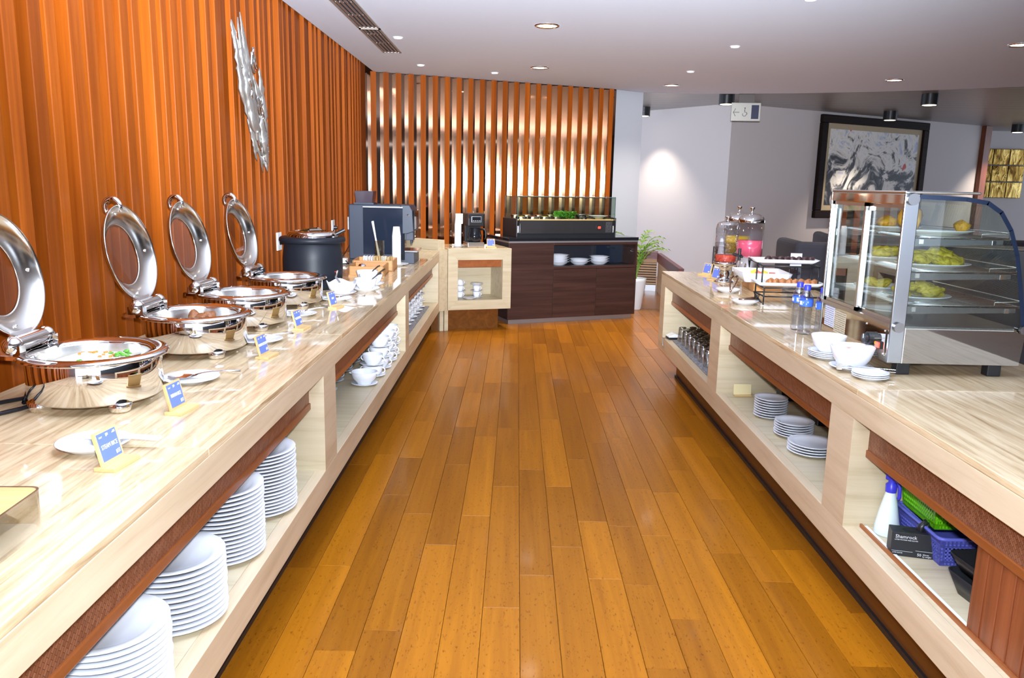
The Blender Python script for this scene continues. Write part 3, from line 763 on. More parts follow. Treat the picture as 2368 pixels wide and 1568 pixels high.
# ------------------------------------------------------------------ menu signs
def sign(label, loc, rotz, words, sc=1.0, tiny=False):
    t = thing('menu_sign', label, 'sign', loc, rotz, 'bamboo menu signs')
    MB().box(-0.058*sc, -0.045*sc, 0, 0.058*sc, 0.014*sc, 0.010*sc).build('base', M['bamboo'], t, 0.001)
    T_ = Matrix.Translation((0, -0.006*sc, 0.006*sc)) @ Matrix.Rotation(R_(-14), 4, 'X')
    MB().box(-0.048*sc, -0.002*sc, 0, 0.048*sc, 0.006*sc, 0.094*sc, 0, T_).build('back_board', M['bamboo'], t, 0.001)
    cd = MB().box(-0.040*sc, -0.0032*sc, 0.014*sc, 0.040*sc, -0.002*sc, 0.088*sc, 0, T_).build('card', M['card_blue'], t)
    face = T_ @ Matrix.Translation((0, -0.0036*sc, 0)) @ Matrix.Rotation(R_(90), 4, 'X')
    if words: text(words, 0.0135*sc, M['card_white'], cd, face @ Matrix.Translation((0, 0.050*sc, 0)) @ Matrix.Diagonal((0.74 if len(words) > 10 else 0.95, 1.25, 1, 1)))
    lg = MB()
    for (x0, y0, x1, y1) in [(-0.034,0.0785,-0.020,0.0795),(-0.034,0.076,-0.022,0.077),(-0.005,0.075,-0.001,0.083),(0.000,0.077,0.005,0.083),(0.022,0.077,0.035,0.0795),(0.026,0.080,0.035,0.083),(0.018,0.020,0.022,0.030),(0.024,0.021,0.035,0.023),(0.024,0.025,0.035,0.027),(0.024,0.029,0.035,0.031)]:
        lg.box(x0*sc, y0*sc, 0, x1*sc, y1*sc, 0.0004, 0, face)
    lg.build('printed_logo', M['card_white'], cd)['kind'] = 'stuff'
    return t
sign('small bamboo menu sign with blue card reading STEAM RICE, before the white paddle plate', (-0.955, 1.815, Z_TOP), R_(84), 'STEAM RICE', 0.9)
sign('small bamboo menu sign with blue card by the fried rice chafing dish', (-0.990, 2.275, Z_TOP), R_(84), 'HAINAN RICE', 0.9)
sign('small bamboo menu sign with blue card before the meat chafing dish', (-0.970, 3.03, Z_TOP), R_(84), 'HAINAN CHICKEN', 0.9)
sign('small bamboo menu sign with blue card by the noodle chafing dish', (-0.998, 3.64, Z_TOP), R_(84), 'VEGETABLES', 0.9)
sign('small bamboo menu sign with blue card by the last chafing dish', (-0.985, 4.29, Z_TOP), R_(78), 'SOUP', 0.9)

# ------------------------------------------------------------------ plates, spoons
def spoon(name, label, loc, rotz, L=0.21, mm_=None, group='serving spoons on left worktop', bw=0.030, tilt=0.0, big_=1.0):
    mm_ = mm_ or M['chrome']; mb = MB()
    # shallow bowl
    n, rings = 16, 5; vs = []; fs = []
    for i in range(rings+1):
        t_ = i/rings
        for k in range(n):
            a = 2*math.pi*k/n; vs.append((0.045*big_*t_*math.cos(a), bw*t_*math.sin(a), -0.010 + 0.010*t_*t_ + 0.0))
    for i in range(rings):
        for k in range(n): fs.append((i*n+k, i*n+(k+1) % n, (i+1)*n+(k+1) % n, (i+1)*n+k))
    mb.add(vs, fs, 0, True)
    pts = [(0.044*big_, 0, 0.0), (0.065*big_, 0, 0.007), (0.10, 0, 0.012), (L*0.75, 0, 0.014), (L, 0, 0.011)]
    mb.tube(pts, 0.004, 8, rs=[0.005, 0.0035, 0.0033, 0.0045, 0.006])
    o = mb.build(name, mm_, None, 0, loc, rotz); o.rotation_euler = (0, tilt, rotz)
    return tag(o, label, 'spoon', group)
pm = plate_mesh(0.095, 0.017, foot=0.6); pmb = plate_mesh(0.088, 0.024, foot=0.6)
GP = 'spoon rest plates on left worktop'
rest = [((-1.095, 2.635), 'white spoon rest plate with a steel spoon, right behind the fried rice dish', (-1.10, 2.62), 12, 'steel serving spoon lying on the plate behind the fried rice dish', 0.19),
        ((-1.075, 3.315), 'white spoon rest plate with a steel spoon, behind the meat dish', (-1.085, 3.30), 20, 'steel serving spoon lying on the plate behind the meat dish', 0.17),
        ((-1.100, 4.000), 'white spoon rest plate half hidden behind the noodle dish', (-1.09, 4.01), 25, 'steel serving spoon lying behind the noodle dish', 0.16),
        ((-1.035, 4.560), 'white spoon rest plate beside the white bowls', (-1.03, 4.56), -4, 'steel serving spoon lying on the plate beside white bowls', 0.19)]
for (px, py), l1, (sx_, sy_), a, l2, L in rest:
    tag(link('rest_plate', pm, None, (px, py, Z_TOP), 0), l1, 'plate', GP)
    spoon('serving_spoon', l2, (sx_ - 0.02, sy_, Z_TOP + 0.0195), R_(a), L)
tag(link('rest_plate', pmb, None, (-1.055, 1.925, Z_TOP), 0), 'white spoon rest plate with a white rice paddle, behind STEAM RICE sign', 'plate', GP)
# rice paddle
pd = thing('rice_paddle', 'white plastic rice paddle lying on plate behind STEAM RICE sign', 'paddle', (-1.02, 1.95, Z_TOP + 0.0245), R_(-7))
mb = MB()
def slab(outline, z0f, th, parent, name, m):
    n = len(outline); vs = [(x, y_, z0f(x)) for x, y_ in outline] + [(x, y_, z0f(x)+th) for x, y_ in outline]
    fs = [tuple(reversed(range(n))), tuple(range(n, 2*n))] + [(k, (k+1) % n, n+(k+1) % n, n+k) for k in range(n)]
    MB().add(vs, fs).build(name, m, parent, 0.001)
slab([(-0.045+0.034*math.cos(a), 0.030*math.sin(a)) for a in [math.pi/2 + math.pi*k/10 for k in range(11)]] + [(-0.02,-0.030), (0.035,-0.014), (0.035,0.014), (-0.02,0.030)], lambda x: 0.0, 0.005, pd, 'blade', M['white'])
slab([(0.033,-0.013), (0.060,-0.010), (0.125,-0.0125), (0.131,-0.009), (0.131,0.009), (0.125,0.0125), (0.060,0.010), (0.033,0.013)], lambda x: 0.001, 0.007, pd, 'handle', M['white'])

# ------------------------------------------------------------------ tissue box
tb = thing('tissue_box', 'smoked acrylic tissue box with bamboo lid and white tissue at counter end', 'tissue box', (-1.020, 1.340, Z_TOP), R_(3))
wx, wy, hh = 0.118, 0.118, 0.084
def rrect(wx, wy, r, n=5):
    p = []
    for cx, cy, a0 in ((wx-r, wy-r, 0), (-wx+r, wy-r, 90), (-wx+r, -wy+r, 180), (wx-r, -wy+r, 270)):
        for k in range(n+1): a = R_(a0 + 90*k/n); p.append((cx + r*math.cos(a), cy + r*math.sin(a)))
    return p
sh = MB(); o_ = rrect(wx, wy, 0.022); i_ = rrect(wx-0.003, wy-0.003, 0.019); n = len(o_)
sh.add([(x, y_, 0) for x, y_ in o_] + [(x, y_, hh) for x, y_ in o_] + [(x, y_, 0.003) for x, y_ in i_] + [(x, y_, hh) for x, y_ in i_],
       [(k, (k+1) % n, n+(k+1) % n, n+k) for k in range(n)] + [(2*n+k, 3*n+k, 3*n+(k+1) % n, 2*n+(k+1) % n) for k in range(n)] + [(n+k, n+(k+1) % n, 3*n+(k+1) % n, 3*n+k) for k in range(n)] + [tuple(reversed(range(n)))], 0, True)
sh.build('shell', M['glass_smoke'], tb)
MB().prism(rrect(wx-0.004, wy-0.004, 0.018), hh-0.010, hh-0.001).build('lid', M['bamboo'], tb)
MB().prism(rrect(wx+0.001, wy+0.001, 0.022), hh-0.001, hh+0.0012).build('lid_edge', mat('dark_edge', (0.16,0.08,0.05), 0.3), tb) if False else None
rim_ = MB(); o2 = rrect(wx+0.001, wy+0.001, 0.022); i2 = rrect(wx-0.004, wy-0.004, 0.018)
rim_.add([(x, y_, hh) for x, y_ in o2] + [(x, y_, hh) for x, y_ in i2], [(k, (k+1) % n, n+(k+1) % n, n+k) for k in range(n)])
rim_.build('lid_edge', mat('dark_edge', (0.16,0.08,0.05), 0.3), tb)
MB().prism(rrect(wx-0.008, wy-0.008, 0.015), 0.004, 0.010).build('tissue_stack', M['paper'], tb)
tl = MB(); vs = []; fs = []
for i in range(9):
    for k in range(14):
        a = 2*math.pi*k/14; h = 0.010 + i*0.0066; r = 0.05*math.sin(math.pi*min(1, (i+1)/9.5))*(1 + 0.25*math.sin(3*a)) + 0.008
        vs.append((0.045 + r*math.cos(a)*0.75, -0.045 + r*math.sin(a), h))
for i in range(8):
    for k in range(14): fs.append((i*14+k, i*14+(k+1) % 14, (i+1)*14+(k+1) % 14, (i+1)*14+k))
tl.add(vs, fs, 0, True); tl.build('tissue', M['paper'], tb)
tp = MB(); vs = []; fs = []
for i in range(5):
    for k in range(12):
        a = 2*math.pi*k/12; r = (0.012 + 0.004*i)*(1 + 0.35*math.sin(2*a + i))
        vs.append((0.02 + r*math.cos(a)*1.2, 0.0 + r*math.sin(a), hh - 0.002 + i*0.007 + 0.004*math.sin(3*a)*(i/4)))
for i in range(4):
    for k in range(12): fs.append((i*12+k, i*12+(k+1) % 12, (i+1)*12+(k+1) % 12, (i+1)*12+k))
fs.append(tuple(range(48, 60)))
tp.add(vs, fs, 0, True); tp.build('tissue_tuft', M['paper'], tb)

# ------------------------------------------------------------------ cords behind the first chafing dish
bpy.context.view_layer.update()
for pts in ([(-1.60, 2.20, 0.857), (-1.56, 2.25, 0.857), (-1.48, 2.36, 0.857), (-1.46, 2.30, 0.857), (-1.52, 2.42, 0.86), (-1.50, 2.52, 0.90), (-1.455, 2.50, 0.95)],
            [(-1.60, 2.06, 0.857), (-1.53, 2.10, 0.857), (-1.47, 2.16, 0.857), (-1.43, 2.24, 0.857), (-1.40, 2.30, 0.862)]):
    o = MB().tube(pts, 0.0065, 8).build('power_cord', M['cord'], ch.root); o.matrix_parent_inverse = ch.root.matrix_world.inverted()

# ------------------------------------------------------------------ soup kettle
kt = thing('soup_kettle', 'round black electric soup kettle with hinged steel lid', 'soup kettle', (-1.295, 5.10, Z_TOP), R_(-30))
MB().lathe([(0, 0), (0.168, 0), (0.175, 0.008), (0.185, 0.09), (0.187, 0.10), (0.186, 0.105), (0.186, 0.19), (0.176, 0.285), (0.172, 0.290)], 56).build('body', M['black_enamel'], kt)
MB().lathe([(0.172, 0.282), (0.200, 0.290), (0.207, 0.302), (0.204, 0.318), (0.196, 0.324), (0.150, 0.324)], 56).build('collar', M['black_enamel'], kt)
MB().lathe([(0.158, 0.322), (0.158, 0.336), (0.150, 0.352), (0.118, 0.362), (0.112, 0.358), (0.112, 0.30)], 56).build('lid_ring', M['chrome'], kt)
Lk = Matrix.Translation((-0.02, 0.02, 0.366)) @ Matrix.Rotation(R_(-28), 4, 'Y') @ Matrix.Translation((-0.085, 0, 0))
# half lid flipped open
hl = MB(); vs = [(0, 0, 0.010)]; nn_ = 22
vs = [(0.128*math.cos(2*math.pi*k/nn_)-0.01, 0.128*math.sin(2*math.pi*k/nn_), 0) for k in range(nn_)] + [(0.11*math.cos(2*math.pi*k/nn_)-0.01, 0.11*math.sin(2*math.pi*k/nn_), 0.010) for k in range(nn_)]
hl.add(vs, [(k, (k+1) % nn_, nn_+(k+1) % nn_, nn_+k) for k in range(nn_)] + [tuple(range(nn_, 2*nn_)), tuple(reversed(range(nn_)))], 0, False, Lk)
hl.build('lid', M['steel_mirror'], kt)
MB().cyl((0.02, -0.05, 0.364), (0.02, 0.05, 0.364), 0.009, 12).build('hinge', M['chrome'], kt)
MB().lathe([(0, 0.30), (0.112, 0.302)], 40).build('soup', mat('soup', (0.32,0.20,0.07), 0.15), kt)
MB().cyl((0.16, 0.04, 0.345), (0.20, 0.08, 0.372), 0.012, 12).build('ladle_grip', M['black'], kt)
MB().cyl((0.05, -0.182, 0.075), (0.052, -0.197, 0.075), 0.018, 16).build('dial', M['black'], kt)
MB().box(0.180, -0.004, 0.11, 0.188, 0.004, 0.117).build('indicator', mat('red_lens', (0.6,0.02,0.01), 0.3), kt)

# ------------------------------------------------------------------ wall sockets
def socket(lab, loc, rotz, plug, cord=None):
    t = thing('wall_socket', lab, 'wall socket', loc, rotz, 'white wall sockets')
    MB().box(-0.045, -0.012, -0.06, 0.045, 0, 0.06).build('plate', M['white'], t, 0.003)
    MB().cyl((0, -0.012, -0.005), (0, -0.014, -0.005), 0.022, 20).build('outlet', mat('outlet_white', (0.6,0.6,0.62), 0.4), t)
    if plug: MB().cyl((0, -0.013, -0.005), (0, -0.045, -0.005), 0.02, 16, r2=0.012).build('plug', M['black'] if plug == 'k' else M['white'], t)
    if cord: MB().tube(cord, 0.005, 8).build('cord', M['cord'], t)
    return t
socket('white wall socket with black plug behind the soup kettle, on slat wall', (-1.606, 5.41, 1.115), R_(90), 'k', [(0,-0.045,-0.005), (0,-0.07,-0.04), (0.05,-0.06,-0.12), (-0.02,-0.05,-0.2), (0.0,-0.08,-0.255)])
socket('white wall socket on slat wall between soup kettle and coffee machine', (-1.606, 7.02, 1.126), R_(90), 'k')
socket('white wall socket with white plug on slat wall right beside the coffee machine', (-1.606, 7.70, 1.128), R_(90), 'w', [(0,-0.045,-0.005), (-0.05,-0.06,-0.05), (-0.15,-0.07,-0.12), (-0.3,-0.06,-0.2), (-0.45,-0.05,-0.26), (-0.6,-0.06,-0.268)])
ws = wpt(0.90, 0.097, 1.115)
socket('white wall socket with black plug on mirrored batten wall above coffee maker', tuple(ws), R_(23.2), 'k', [(0,-0.045,-0.005), (0,-0.06,-0.04), (0.01,-0.05,-0.12), (0.02,-0.05,-0.2)])

# ------------------------------------------------------------------ bowls with sauces
def bowlproto(name, r, h, lab, square=0):
    t = thing(name, lab, 'bowl')
    MB().lathe([(0, 0.003), (r*0.42, 0.003), (r*0.44, 0), (r*0.5, 0), (r*0.56, 0.006), (r*0.82, h*0.42), (r, h), (r-0.002, h+0.001), (r-0.005, h), (r*0.78, h*0.45), (r*0.5, 0.012), (0, 0.009)], 36).build('shell', M['ceramic'], t)
    return t
GB = 'sauce bowls beside the soup kettle'
b1 = bowlproto('serving_bowl', 0.092, 0.072, 'wide white bowl with wavy rim in front of black soup kettle')
sb = b1.children[0].data
for v_ in sb.vertices:
    if v_.co.z > 0.06: v_.co.z += 0.010*math.sin(4*math.atan2(v_.co.y, v_.co.x))
b1.location = (-1.045, 4.78, Z_TOP + 0.0085)
tag(link('under_plate', pmb, None, (-1.045, 4.78, Z_TOP), 0), 'white plate under the wavy rimmed bowl', 'plate', GB)
bd = [((-0.938, 4.98), 0.072, 0.07, 'white sauce bowl with dark sauce line, nearest the worktop front edge'), ((-0.95, 5.23), 0.078, 0.068, 'white sauce bowl with a black spoon, before the pale wooden crate'), ((-1.115, 5.32), 0.075, 0.07, 'white sauce bowl with a wooden handled spoon, touching the soup kettle side')]
mdark = mat('dark_sauce', (0.06,0.03,0.02), 0.2)
for i, ((x, y_), r, h, lab) in enumerate(bd):
    if i == 2: x = -0.99 - 0.02; y_ = 5.42
    t = bowlproto('sauce_bowl', r, h, lab); t.location = (x, y_, Z_TOP + 0.0085); t['group'] = GB
    MB().lathe([(0, h*0.82), (r*0.9, h*0.82)], 24).build('sauce', mdark if i == 0 else mat('pale_sauce', (0.7,0.66,0.58), 0.4), t)
    tag(link('under_plate', pmb, None, (x, y_, Z_TOP), 0), 'white plate under the ' + ['bowl with the dark sauce line', 'sauce bowl before the crate', 'sauce bowl furthest from the wavy bowl'][i], 'plate', GB)
    a = [25, 30, 40][i]
    st = MB().tube([(0, 0, 0.0), (0.05, 0, 0.05), (0.085, 0, 0.075), (0.10, 0, 0.078)], 0.004, 8).build('sauce_spoon', M['black'], None, 0, (x, y_, Z_TOP + 0.03), R_(a))
    tag(st, ['black handled spoon in the bowl with dark sauce line', 'black handled spoon in the bowl before the crate', 'black handled spoon in the bowl furthest from the wavy bowl'][i], 'spoon', 'sauce spoons')
tag(MB().tube([(0, 0, 0), (-0.03, -0.04, 0.06), (-0.015, -0.06, 0.10)], 0.007, 8).build('sauce_ladle', M['steel'], None, 0, (-1.045, 4.80, Z_TOP + 0.05)), 'steel ladle handle leaning out of the wavy rimmed bowl', 'ladle')

# ------------------------------------------------------------------ wooden crates, sachets, stirrers, cups
def crate(name, lab, loc, rotz, wx, wy, h, th=0.012):
    t = thing(name, lab, 'crate', loc, rotz, 'pale wooden crates by the coffee machine')
    MB().box(0, 0, 0, wx, wy, th).build('bottom', M['crate'], t)
    for nm, bx_ in (('side', (0, 0, 0, wx, th, h)), ('side', (0, wy-th, 0, wx, wy, h)), ('side', (0, 0, 0, th, wy, h)), ('side', (wx-th, 0, 0, wx, wy, h))):
        MB().box(*bx_).build(nm, M['crate'], t, 0.002)
    return t
c1 = crate('wooden_crate', 'pale wooden crate with a grip slot, in front of sugar sachets', (-1.20, 5.72, Z_TOP), R_(3), 0.255, 0.30, 0.075)
MB().box(0.14, -0.003, 0.035, 0.21, 0.001, 0.052).build('grip_slot', M['shadow_black'], c1)
MB().lathe([(0, 0.03), (0.022, 0.025), (0.03, 0.008), (0.03, 0)], 20, Matrix.Translation((0.09, 0.06, 0.06))).build('steel_cap', M['chrome'], c1)
c2 = crate('wooden_crate', 'pale wooden crate filled with upright sugar sachets', (-1.24, 6.05, Z_TOP), R_(3), 0.31, 0.32, 0.085)
mk = [mat('sachet_white', (0.84,0.84,0.86), 0.6), mat('sachet_brown', (0.52,0.34,0.14), 0.6), mat('sachet_cream', (0.74,0.66,0.52), 0.6)]
sm = [MB().box(-0.022, -0.0022, 0, 0.022, 0.0022, 0.085).mesh('sugar_sachet', m_) for m_ in mk]
for k in range(26):
    j = 0 if k < 9 else (1 if k < 17 else (2 if k < 21 else 1))
    o = link('sugar_sachet', sm[j], None, (-1.165 + 0.0085*k, 6.12 + 0.004*(k % 3), Z_TOP + 0.028 + 0.003*(k % 2)), R_(82)); o.rotation_euler = (R_(random.uniform(-8, 8)), R_(random.uniform(-6, 6)), R_(86))
    tag(o, ['white paper sugar sachet standing in the crate', 'brown paper sugar sachet standing in the crate', 'cream paper sachet standing in the crate'][j], 'sachet', 'sugar sachets in the crate')
gl = thing('stirrer_glass', 'clear glass holding white wrapped stirrers before the coffee machine', 'glass', (-1.10, 6.45, Z_TOP))
MB().lathe([(0, 0), (0.036, 0), (0.040, 0.21), (0.037, 0.21), (0.033, 0.006), (0, 0.006)], 28).build('tumbler', M['glass_smoke'], gl)
stm = MB().box(-0.005, -0.002, 0, 0.005, 0.002, 0.36).mesh('wrapped_stirrer', M['paper'])
for k in range(6):
    o = link('wrapped_stirrer', stm, None, (-1.098 + 0.006*(k % 3), 6.45 + 0.007*(k//3), Z_TOP + 0.008)); o.rotation_euler = (R_(3 - 2*(k//3)), R_(-9.5 - 1.2*(k % 3)), R_(20*k))
    o.rotation_euler = (R_(2), R_(-8 - 1.5*(k % 3)), 0)
    tag(o, 'white wrapped stirrer leaning out of the glass', 'stirrer', 'wrapped stirrers in the glass')
tag(link('cup_saucer', plate_mesh(0.10, 0.016), None, (-0.985, 6.60, Z_TOP + 0.0), 0), 'white plate under the paper cup tower by the coffee machine', 'plate')
pc = MB().lathe([(0.036, 0), (0.0365, 0.004), (0.026, 0.085), (0, 0.085), (0, 0.082), (0.024, 0.082), (0.034, 0.0)], 24).mesh('paper_cup', M['paper'])
for k in range(14):
    z = Z_TOP + 0.0085 + k*0.017
    tag(link('paper_cup', pc, None, (-0.985, 6.60, z), 0), 'white upturned paper cup, %s in the tower by the coffee machine' % nth(k, 14), 'paper cup', 'paper cup tower by coffee machine')

# ------------------------------------------------------------------ coffee machine
cmz = thing('coffee_machine', 'large dark blue grey automatic coffee machine with bean hopper', 'coffee machine', (-0.945, 6.72, Z_TOP), 0)
# local: x 0 = front, body extends to -x ; y depth
MB().box(-0.455, 0, 0.03, -0.02, 0.36, 0.485).build('body', M['graphite'], cmz, 0.008)
MB().box(-0.335, -0.006, 0.075, -0.005, 0.0, 0.465).build('side_window', M['navy_gloss'], cmz, 0.002)
MB().box(-0.335, -0.008, 0.462, -0.005, 0.0, 0.470).build('window_trim', M['alu'], cmz)
MB().box(-0.455, -0.004, 0.0, 0.0, 0.30, 0.03).build('base', M['black'], cmz)
hd = MB(); hd.prism([(-0.02, 0.25), (0.03, 0.25), (0.085, 0.27), (0.075, 0.44), (0.05, 0.485), (-0.02, 0.485)], -0.34, 0.0, Matrix(((1,0,0,0),(0,0,-1,0),(0,1,0,0),(0,0,0,1))))
hd.build('front_head', M['graphite'], cmz, 0.004)
MB().box(0.082, 0.03, 0.285, 0.09, 0.31, 0.44).build('touch_screen', M['black_gloss'], cmz)
sp = MB(); sp.box(0.01, 0.10, 0.19, 0.07, 0.20, 0.26); sp.cyl((0.05, 0.13, 0.16), (0.05, 0.13, 0.19), 0.008); sp.cyl((0.05, 0.17, 0.16), (0.05, 0.17, 0.19), 0.008)
sp.build('spout', M['graphite'], cmz, 0.003)
MB().box(-0.02, 0.0, 0.03, 0.012, 0.34, 0.25).build('front_panel', M['black_gloss'], cmz)
MB().box(-0.02, 0.01, 0.095, 0.115, 0.33, 0.110).build('cup_tray', M['steel_dark'], cmz, 0.002)
MB().box(-0.01, 0.01, 0.0, 0.09, 0.33, 0.095).build('drip_box', M['graphite'], cmz, 0.004)
MB().box(0.03, -0.012, 0.40, 0.05, 0.0, 0.412).build('badge', M['chrome'], cmz)
hb = MB(); hb.prism([(-0.135, 0), (0.0, 0), (0.012, 0.10), (-0.147, 0.10)], -0.16, 0.0, Matrix(((1,0,0,-0.27),(0,0,-1,0.06),(0,1,0,0.495),(0,0,0,1))))
hb.build('bean_hopper', mat('smoky_hopper', (0.06,0.045,0.06), 0.1), cmz, 0.004)
MB().box(-0.42, 0.05, 0.485, -0.255, 0.23, 0.497).build('hopper_base', M['graphite'], cmz)
MB().box(-0.40, 0.05, 0.600, -0.262, 0.225, 0.612).build('hopper_lid', M['black'], cmz, 0.003) if False else None
pa = thing('power_adapter', 'white power adapter with looped black cord beside the coffee machine', 'adapter', (-1.45, 6.63, Z_TOP))
MB().box(-0.05, -0.035, 0, 0.05, 0.035, 0.045).build('housing', M['white'], pa, 0.006)
MB().tube([(0, -0.035, 0.03), (-0.03, -0.08, 0.02), (0.02, -0.13, 0.007), (0.08, -0.08, 0.007), (0.0, 0.03, 0.05), (-0.08, 0.09, 0.05), (-0.13, 0.17, 0.15), (-0.14, 0.36, 0.25)], 0.006, 8).build('power_cord', M['cord'], pa)

# ------------------------------------------------------------------ silver driftwood sculpture on the slat wall
mso = mat('pewter', (0.56,0.55,0.52), 0.42, 0.9); n_ = noise(mso, coords(mso, (14, 14, 5)), 1.0, 5); bump(mso, n_, 0.5, 0.02)
sct = thing('wall_sculpture', 'tall jagged silver driftwood sculpture hung on the teak slat wall', 'sculpture', (-1.612, 4.88, 1.55))
rg = random.Random(21)
# long strands from lower right to upper left, in the wall plane (y = along wall, z = up)
def axis(t_): return 0.20 - 0.32*t_, 0.02 + 0.84*t_          # (along wall, up)
spec_ = [(0.00, 1.05, 0.05), (0.05, 1.00, -0.05), (0.30, 0.88, -0.19), (0.25, 0.72, 0.12), (0.10, 0.50, 0.13), (0.02, 0.32, 0.10), (0.40, 0.80, -0.12), (0.18, 0.62, -0.15), (0.08, 0.45, -0.09), (0.45, 0.92, 0.00), (0.20, 0.66, 0.04), (0.05, 0.40, 0.03), (0.50, 0.78, 0.08), (0.33, 0.58, 0.15), (0.0, 0.25, 0.06), (0.28, 0.70, -0.07), (0.55, 0.97, -0.13), (0.12, 0.36, -0.04)]
for i, (t0, t1, off) in enumerate(spec_):
    w_ = rg.uniform(0.036, 0.058); mb = MB(); pts = []; rs = []; bend = rg.uniform(-0.03, 0.03)
    for k in range(17):
        q_ = k/16; t_ = t0 + (t1-t0)*q_; y_, z = axis(t_)
        pts.append((0, y_ + off*(0.45 + 0.55*min(1, t_*1.6 + 0.15)) + bend*math.sin(math.pi*q_) + rg.uniform(-0.010, 0.010), z))
        rs.append(max(0.004, w_*math.sin(math.pi*(0.04 + 0.92*q_))**0.8*rg.uniform(0.6, 1.25)))
    mb.tube(pts, 0.02, 7, rs=rs)
    for p, v_ in enumerate(mb.v): mb.v[p] = Vector((0.016 + 0.014*(i % 4) + v_.x*0.34, v_.y, v_.z))
    mb.build('strand', mso, sct)
for i in range(9):
    t_ = rg.uniform(0.12, 0.72); y_, z = axis(t_); y_ += rg.choice((-0.12, -0.08, 0.03, -0.02)); mb = MB(); pts = []
    for k in range(7): pts.append((0.066 + rg.uniform(-0.003, 0.003), y_ + rg.uniform(-0.014, 0.014) - 0.045*k/6, z + 0.018*k))
    mb.tube(pts, 0.008, 6); mb.build('bead_line', M['chrome'], sct)
# ================================================================== CUBE CABINET TOP
ZC = 0.862
k_ = thing('coffee_maker', 'black and steel drip coffee maker with glass jug on cube cabinet', 'coffee maker', qp(0.335, 0.22, ZC), R_(19))
MB().box(-0.09, -0.09, 0, 0.09, 0.11, 0.055).build('base', M['steel'], k_, 0.006)
MB().box(-0.085, 0.045, 0.055, 0.085, 0.11, 0.24).build('column', M['black'], k_, 0.004)
MB().box(-0.088, -0.085, 0.22, 0.088, 0.11, 0.355).build('head', M['black'], k_, 0.012)
MB().box(-0.055, -0.089, 0.262, 0.055, -0.084, 0.325).build('display_frame', M['alu'], k_, 0.003)
MB().box(-0.047, -0.091, 0.268, 0.047, -0.087, 0.319).build('display', M['black_gloss'], k_)
for k in range(4): MB().box(-0.040 + 0.022*k, -0.093, 0.275, -0.026 + 0.022*k, -0.090, 0.283).build('button', M['alu'], k_)
jg = MB().lathe([(0, 0.057), (0.06, 0.057), (0.074, 0.075), (0.076, 0.12), (0.062, 0.175), (0.056, 0.20)], 32, Matrix.Translation((0, -0.02, 0))).build('jug', M['black_gloss'], k_)
MB().tube([(0.058, -0.03, 0.19), (0.098, -0.05, 0.19), (0.112, -0.055, 0.165), (0.112, -0.055, 0.10), (0.100, -0.05, 0.085)], 0.009, 8).build('handle', M['black'], jg)
MB().box(-0.088, -0.087, 0.30, -0.075, -0.08, 0.352).build('steel_strip', M['chrome'], k_)
saucer(*qp(0.165, 0.24, ZC), 'white saucer under paper cup tower on cube cabinet', 'cup tower on cube cabinet', sau)
for k in range(14):
    z = ZC + 0.0075 + k*0.0165
    p = qp(0.165, 0.24, z)
    tag(link('paper_cup', pc, None, p, 0), 'white upturned paper cup, %s in the tower beside drip coffee maker' % nth(k, 14), 'paper cup', 'paper cup tower on cube cabinet')
sg = sign('small bamboo menu sign with blue card beside the drip coffee maker', qp(0.50, 0.14, ZC), R_(12), '', 0.92)

# ================================================================== DARK CABINET NICHE PLATES
bpy.context.view_layer.update(); Md = DC.matrix_world.copy()
def dp(x, y_, z): return tuple(Md @ Vector((x, y_, z)))
soupplate = MB().lathe([(0, 0.004), (0.056, 0.004), (0.058, 0), (0.064, 0), (0.068, 0.006), (0.094, 0.018), (0.106, 0.036), (0.120, 0.040), (0.121, 0.042), (0.104, 0.040), (0.088, 0.020), (0, 0.010)], 40).mesh('soup_plate', M['ceramic'])
for sx_, n, lab in [(0.682, 4, 'white deep plate, @ of the four high stack beside tall dark door'), (0.945, 2, 'white deep plate, @ of the low middle stack in dark cabinet niche'), (1.205, 3, 'white deep plate, @ of the three high stack beside dark glass panel')]:
    for k in range(n):
        tag(link('soup_plate', soupplate, None, dp(sx_, 0.155, 0.632 + 0.026*k), 0), lab.replace('@', nth(k, n)), 'plate', 'deep plates in the dark cabinet')

# ================================================================== SALAD BAR
sbar = thing('salad_bar', 'refrigerated salad bar with glass canopy on the dark cabinet', 'salad bar', dp(0.15, 0.13, 0.95), R_(23.2))
LB, DB = 1.23, 0.40
MB().box(0, 0, 0.0, LB, DB, 0.045).build('skirt', M['black'], sbar)
MB().box(0.0, 0.0, 0.045, LB, DB, 0.125).build('housing', M['steel_dark'], sbar, 0.002)
MB().box(0.03, -0.004, 0.040, LB-0.03, 0.0, 0.185).build('front_panel', M['steel_mirror2'] if 'steel_mirror2' in M else mat('smoked_panel', (0.30,0.29,0.30), 0.08, 0.9), sbar)
MB().box(-0.012, -0.006, 0.0, 0.0, DB, 0.20).build('end_cap', M['black'], sbar, 0.004)
MB().box(LB, -0.006, 0.0, LB+0.012, DB, 0.215).build('end_cap', M['black'], sbar, 0.004)
MB().box(0.012, -0.006, 0.05, 0.022, 0.0, 0.20).build('edge_strip', M['chrome'], sbar)
MB().box(LB-0.022, -0.006, 0.05, LB-0.012, 0.0, 0.20).build('edge_strip', M['chrome'], sbar)
MB().box(0.02, 0.02, 0.125, 0.98, DB-0.02, 0.150).build('well_deck', M['steel'], sbar)
MB().box(0.0, 0.0, 0.185, LB, 0.02, 0.198).build('front_rail', M['bamboo'], sbar, 0.002)
MB().box(0.0, DB-0.02, 0.125, LB, DB, 0.198).build('back_rail', M['steel'], sbar)
MB().box(0.98, 0.02, 0.185, LB, DB-0.02, 0.19).build('end_deck', M['bamboo'], sbar)
MB().box(0.985, -0.007, 0.085, 1.045, -0.003, 0.125).build('switch_plate', M['black'], sbar)
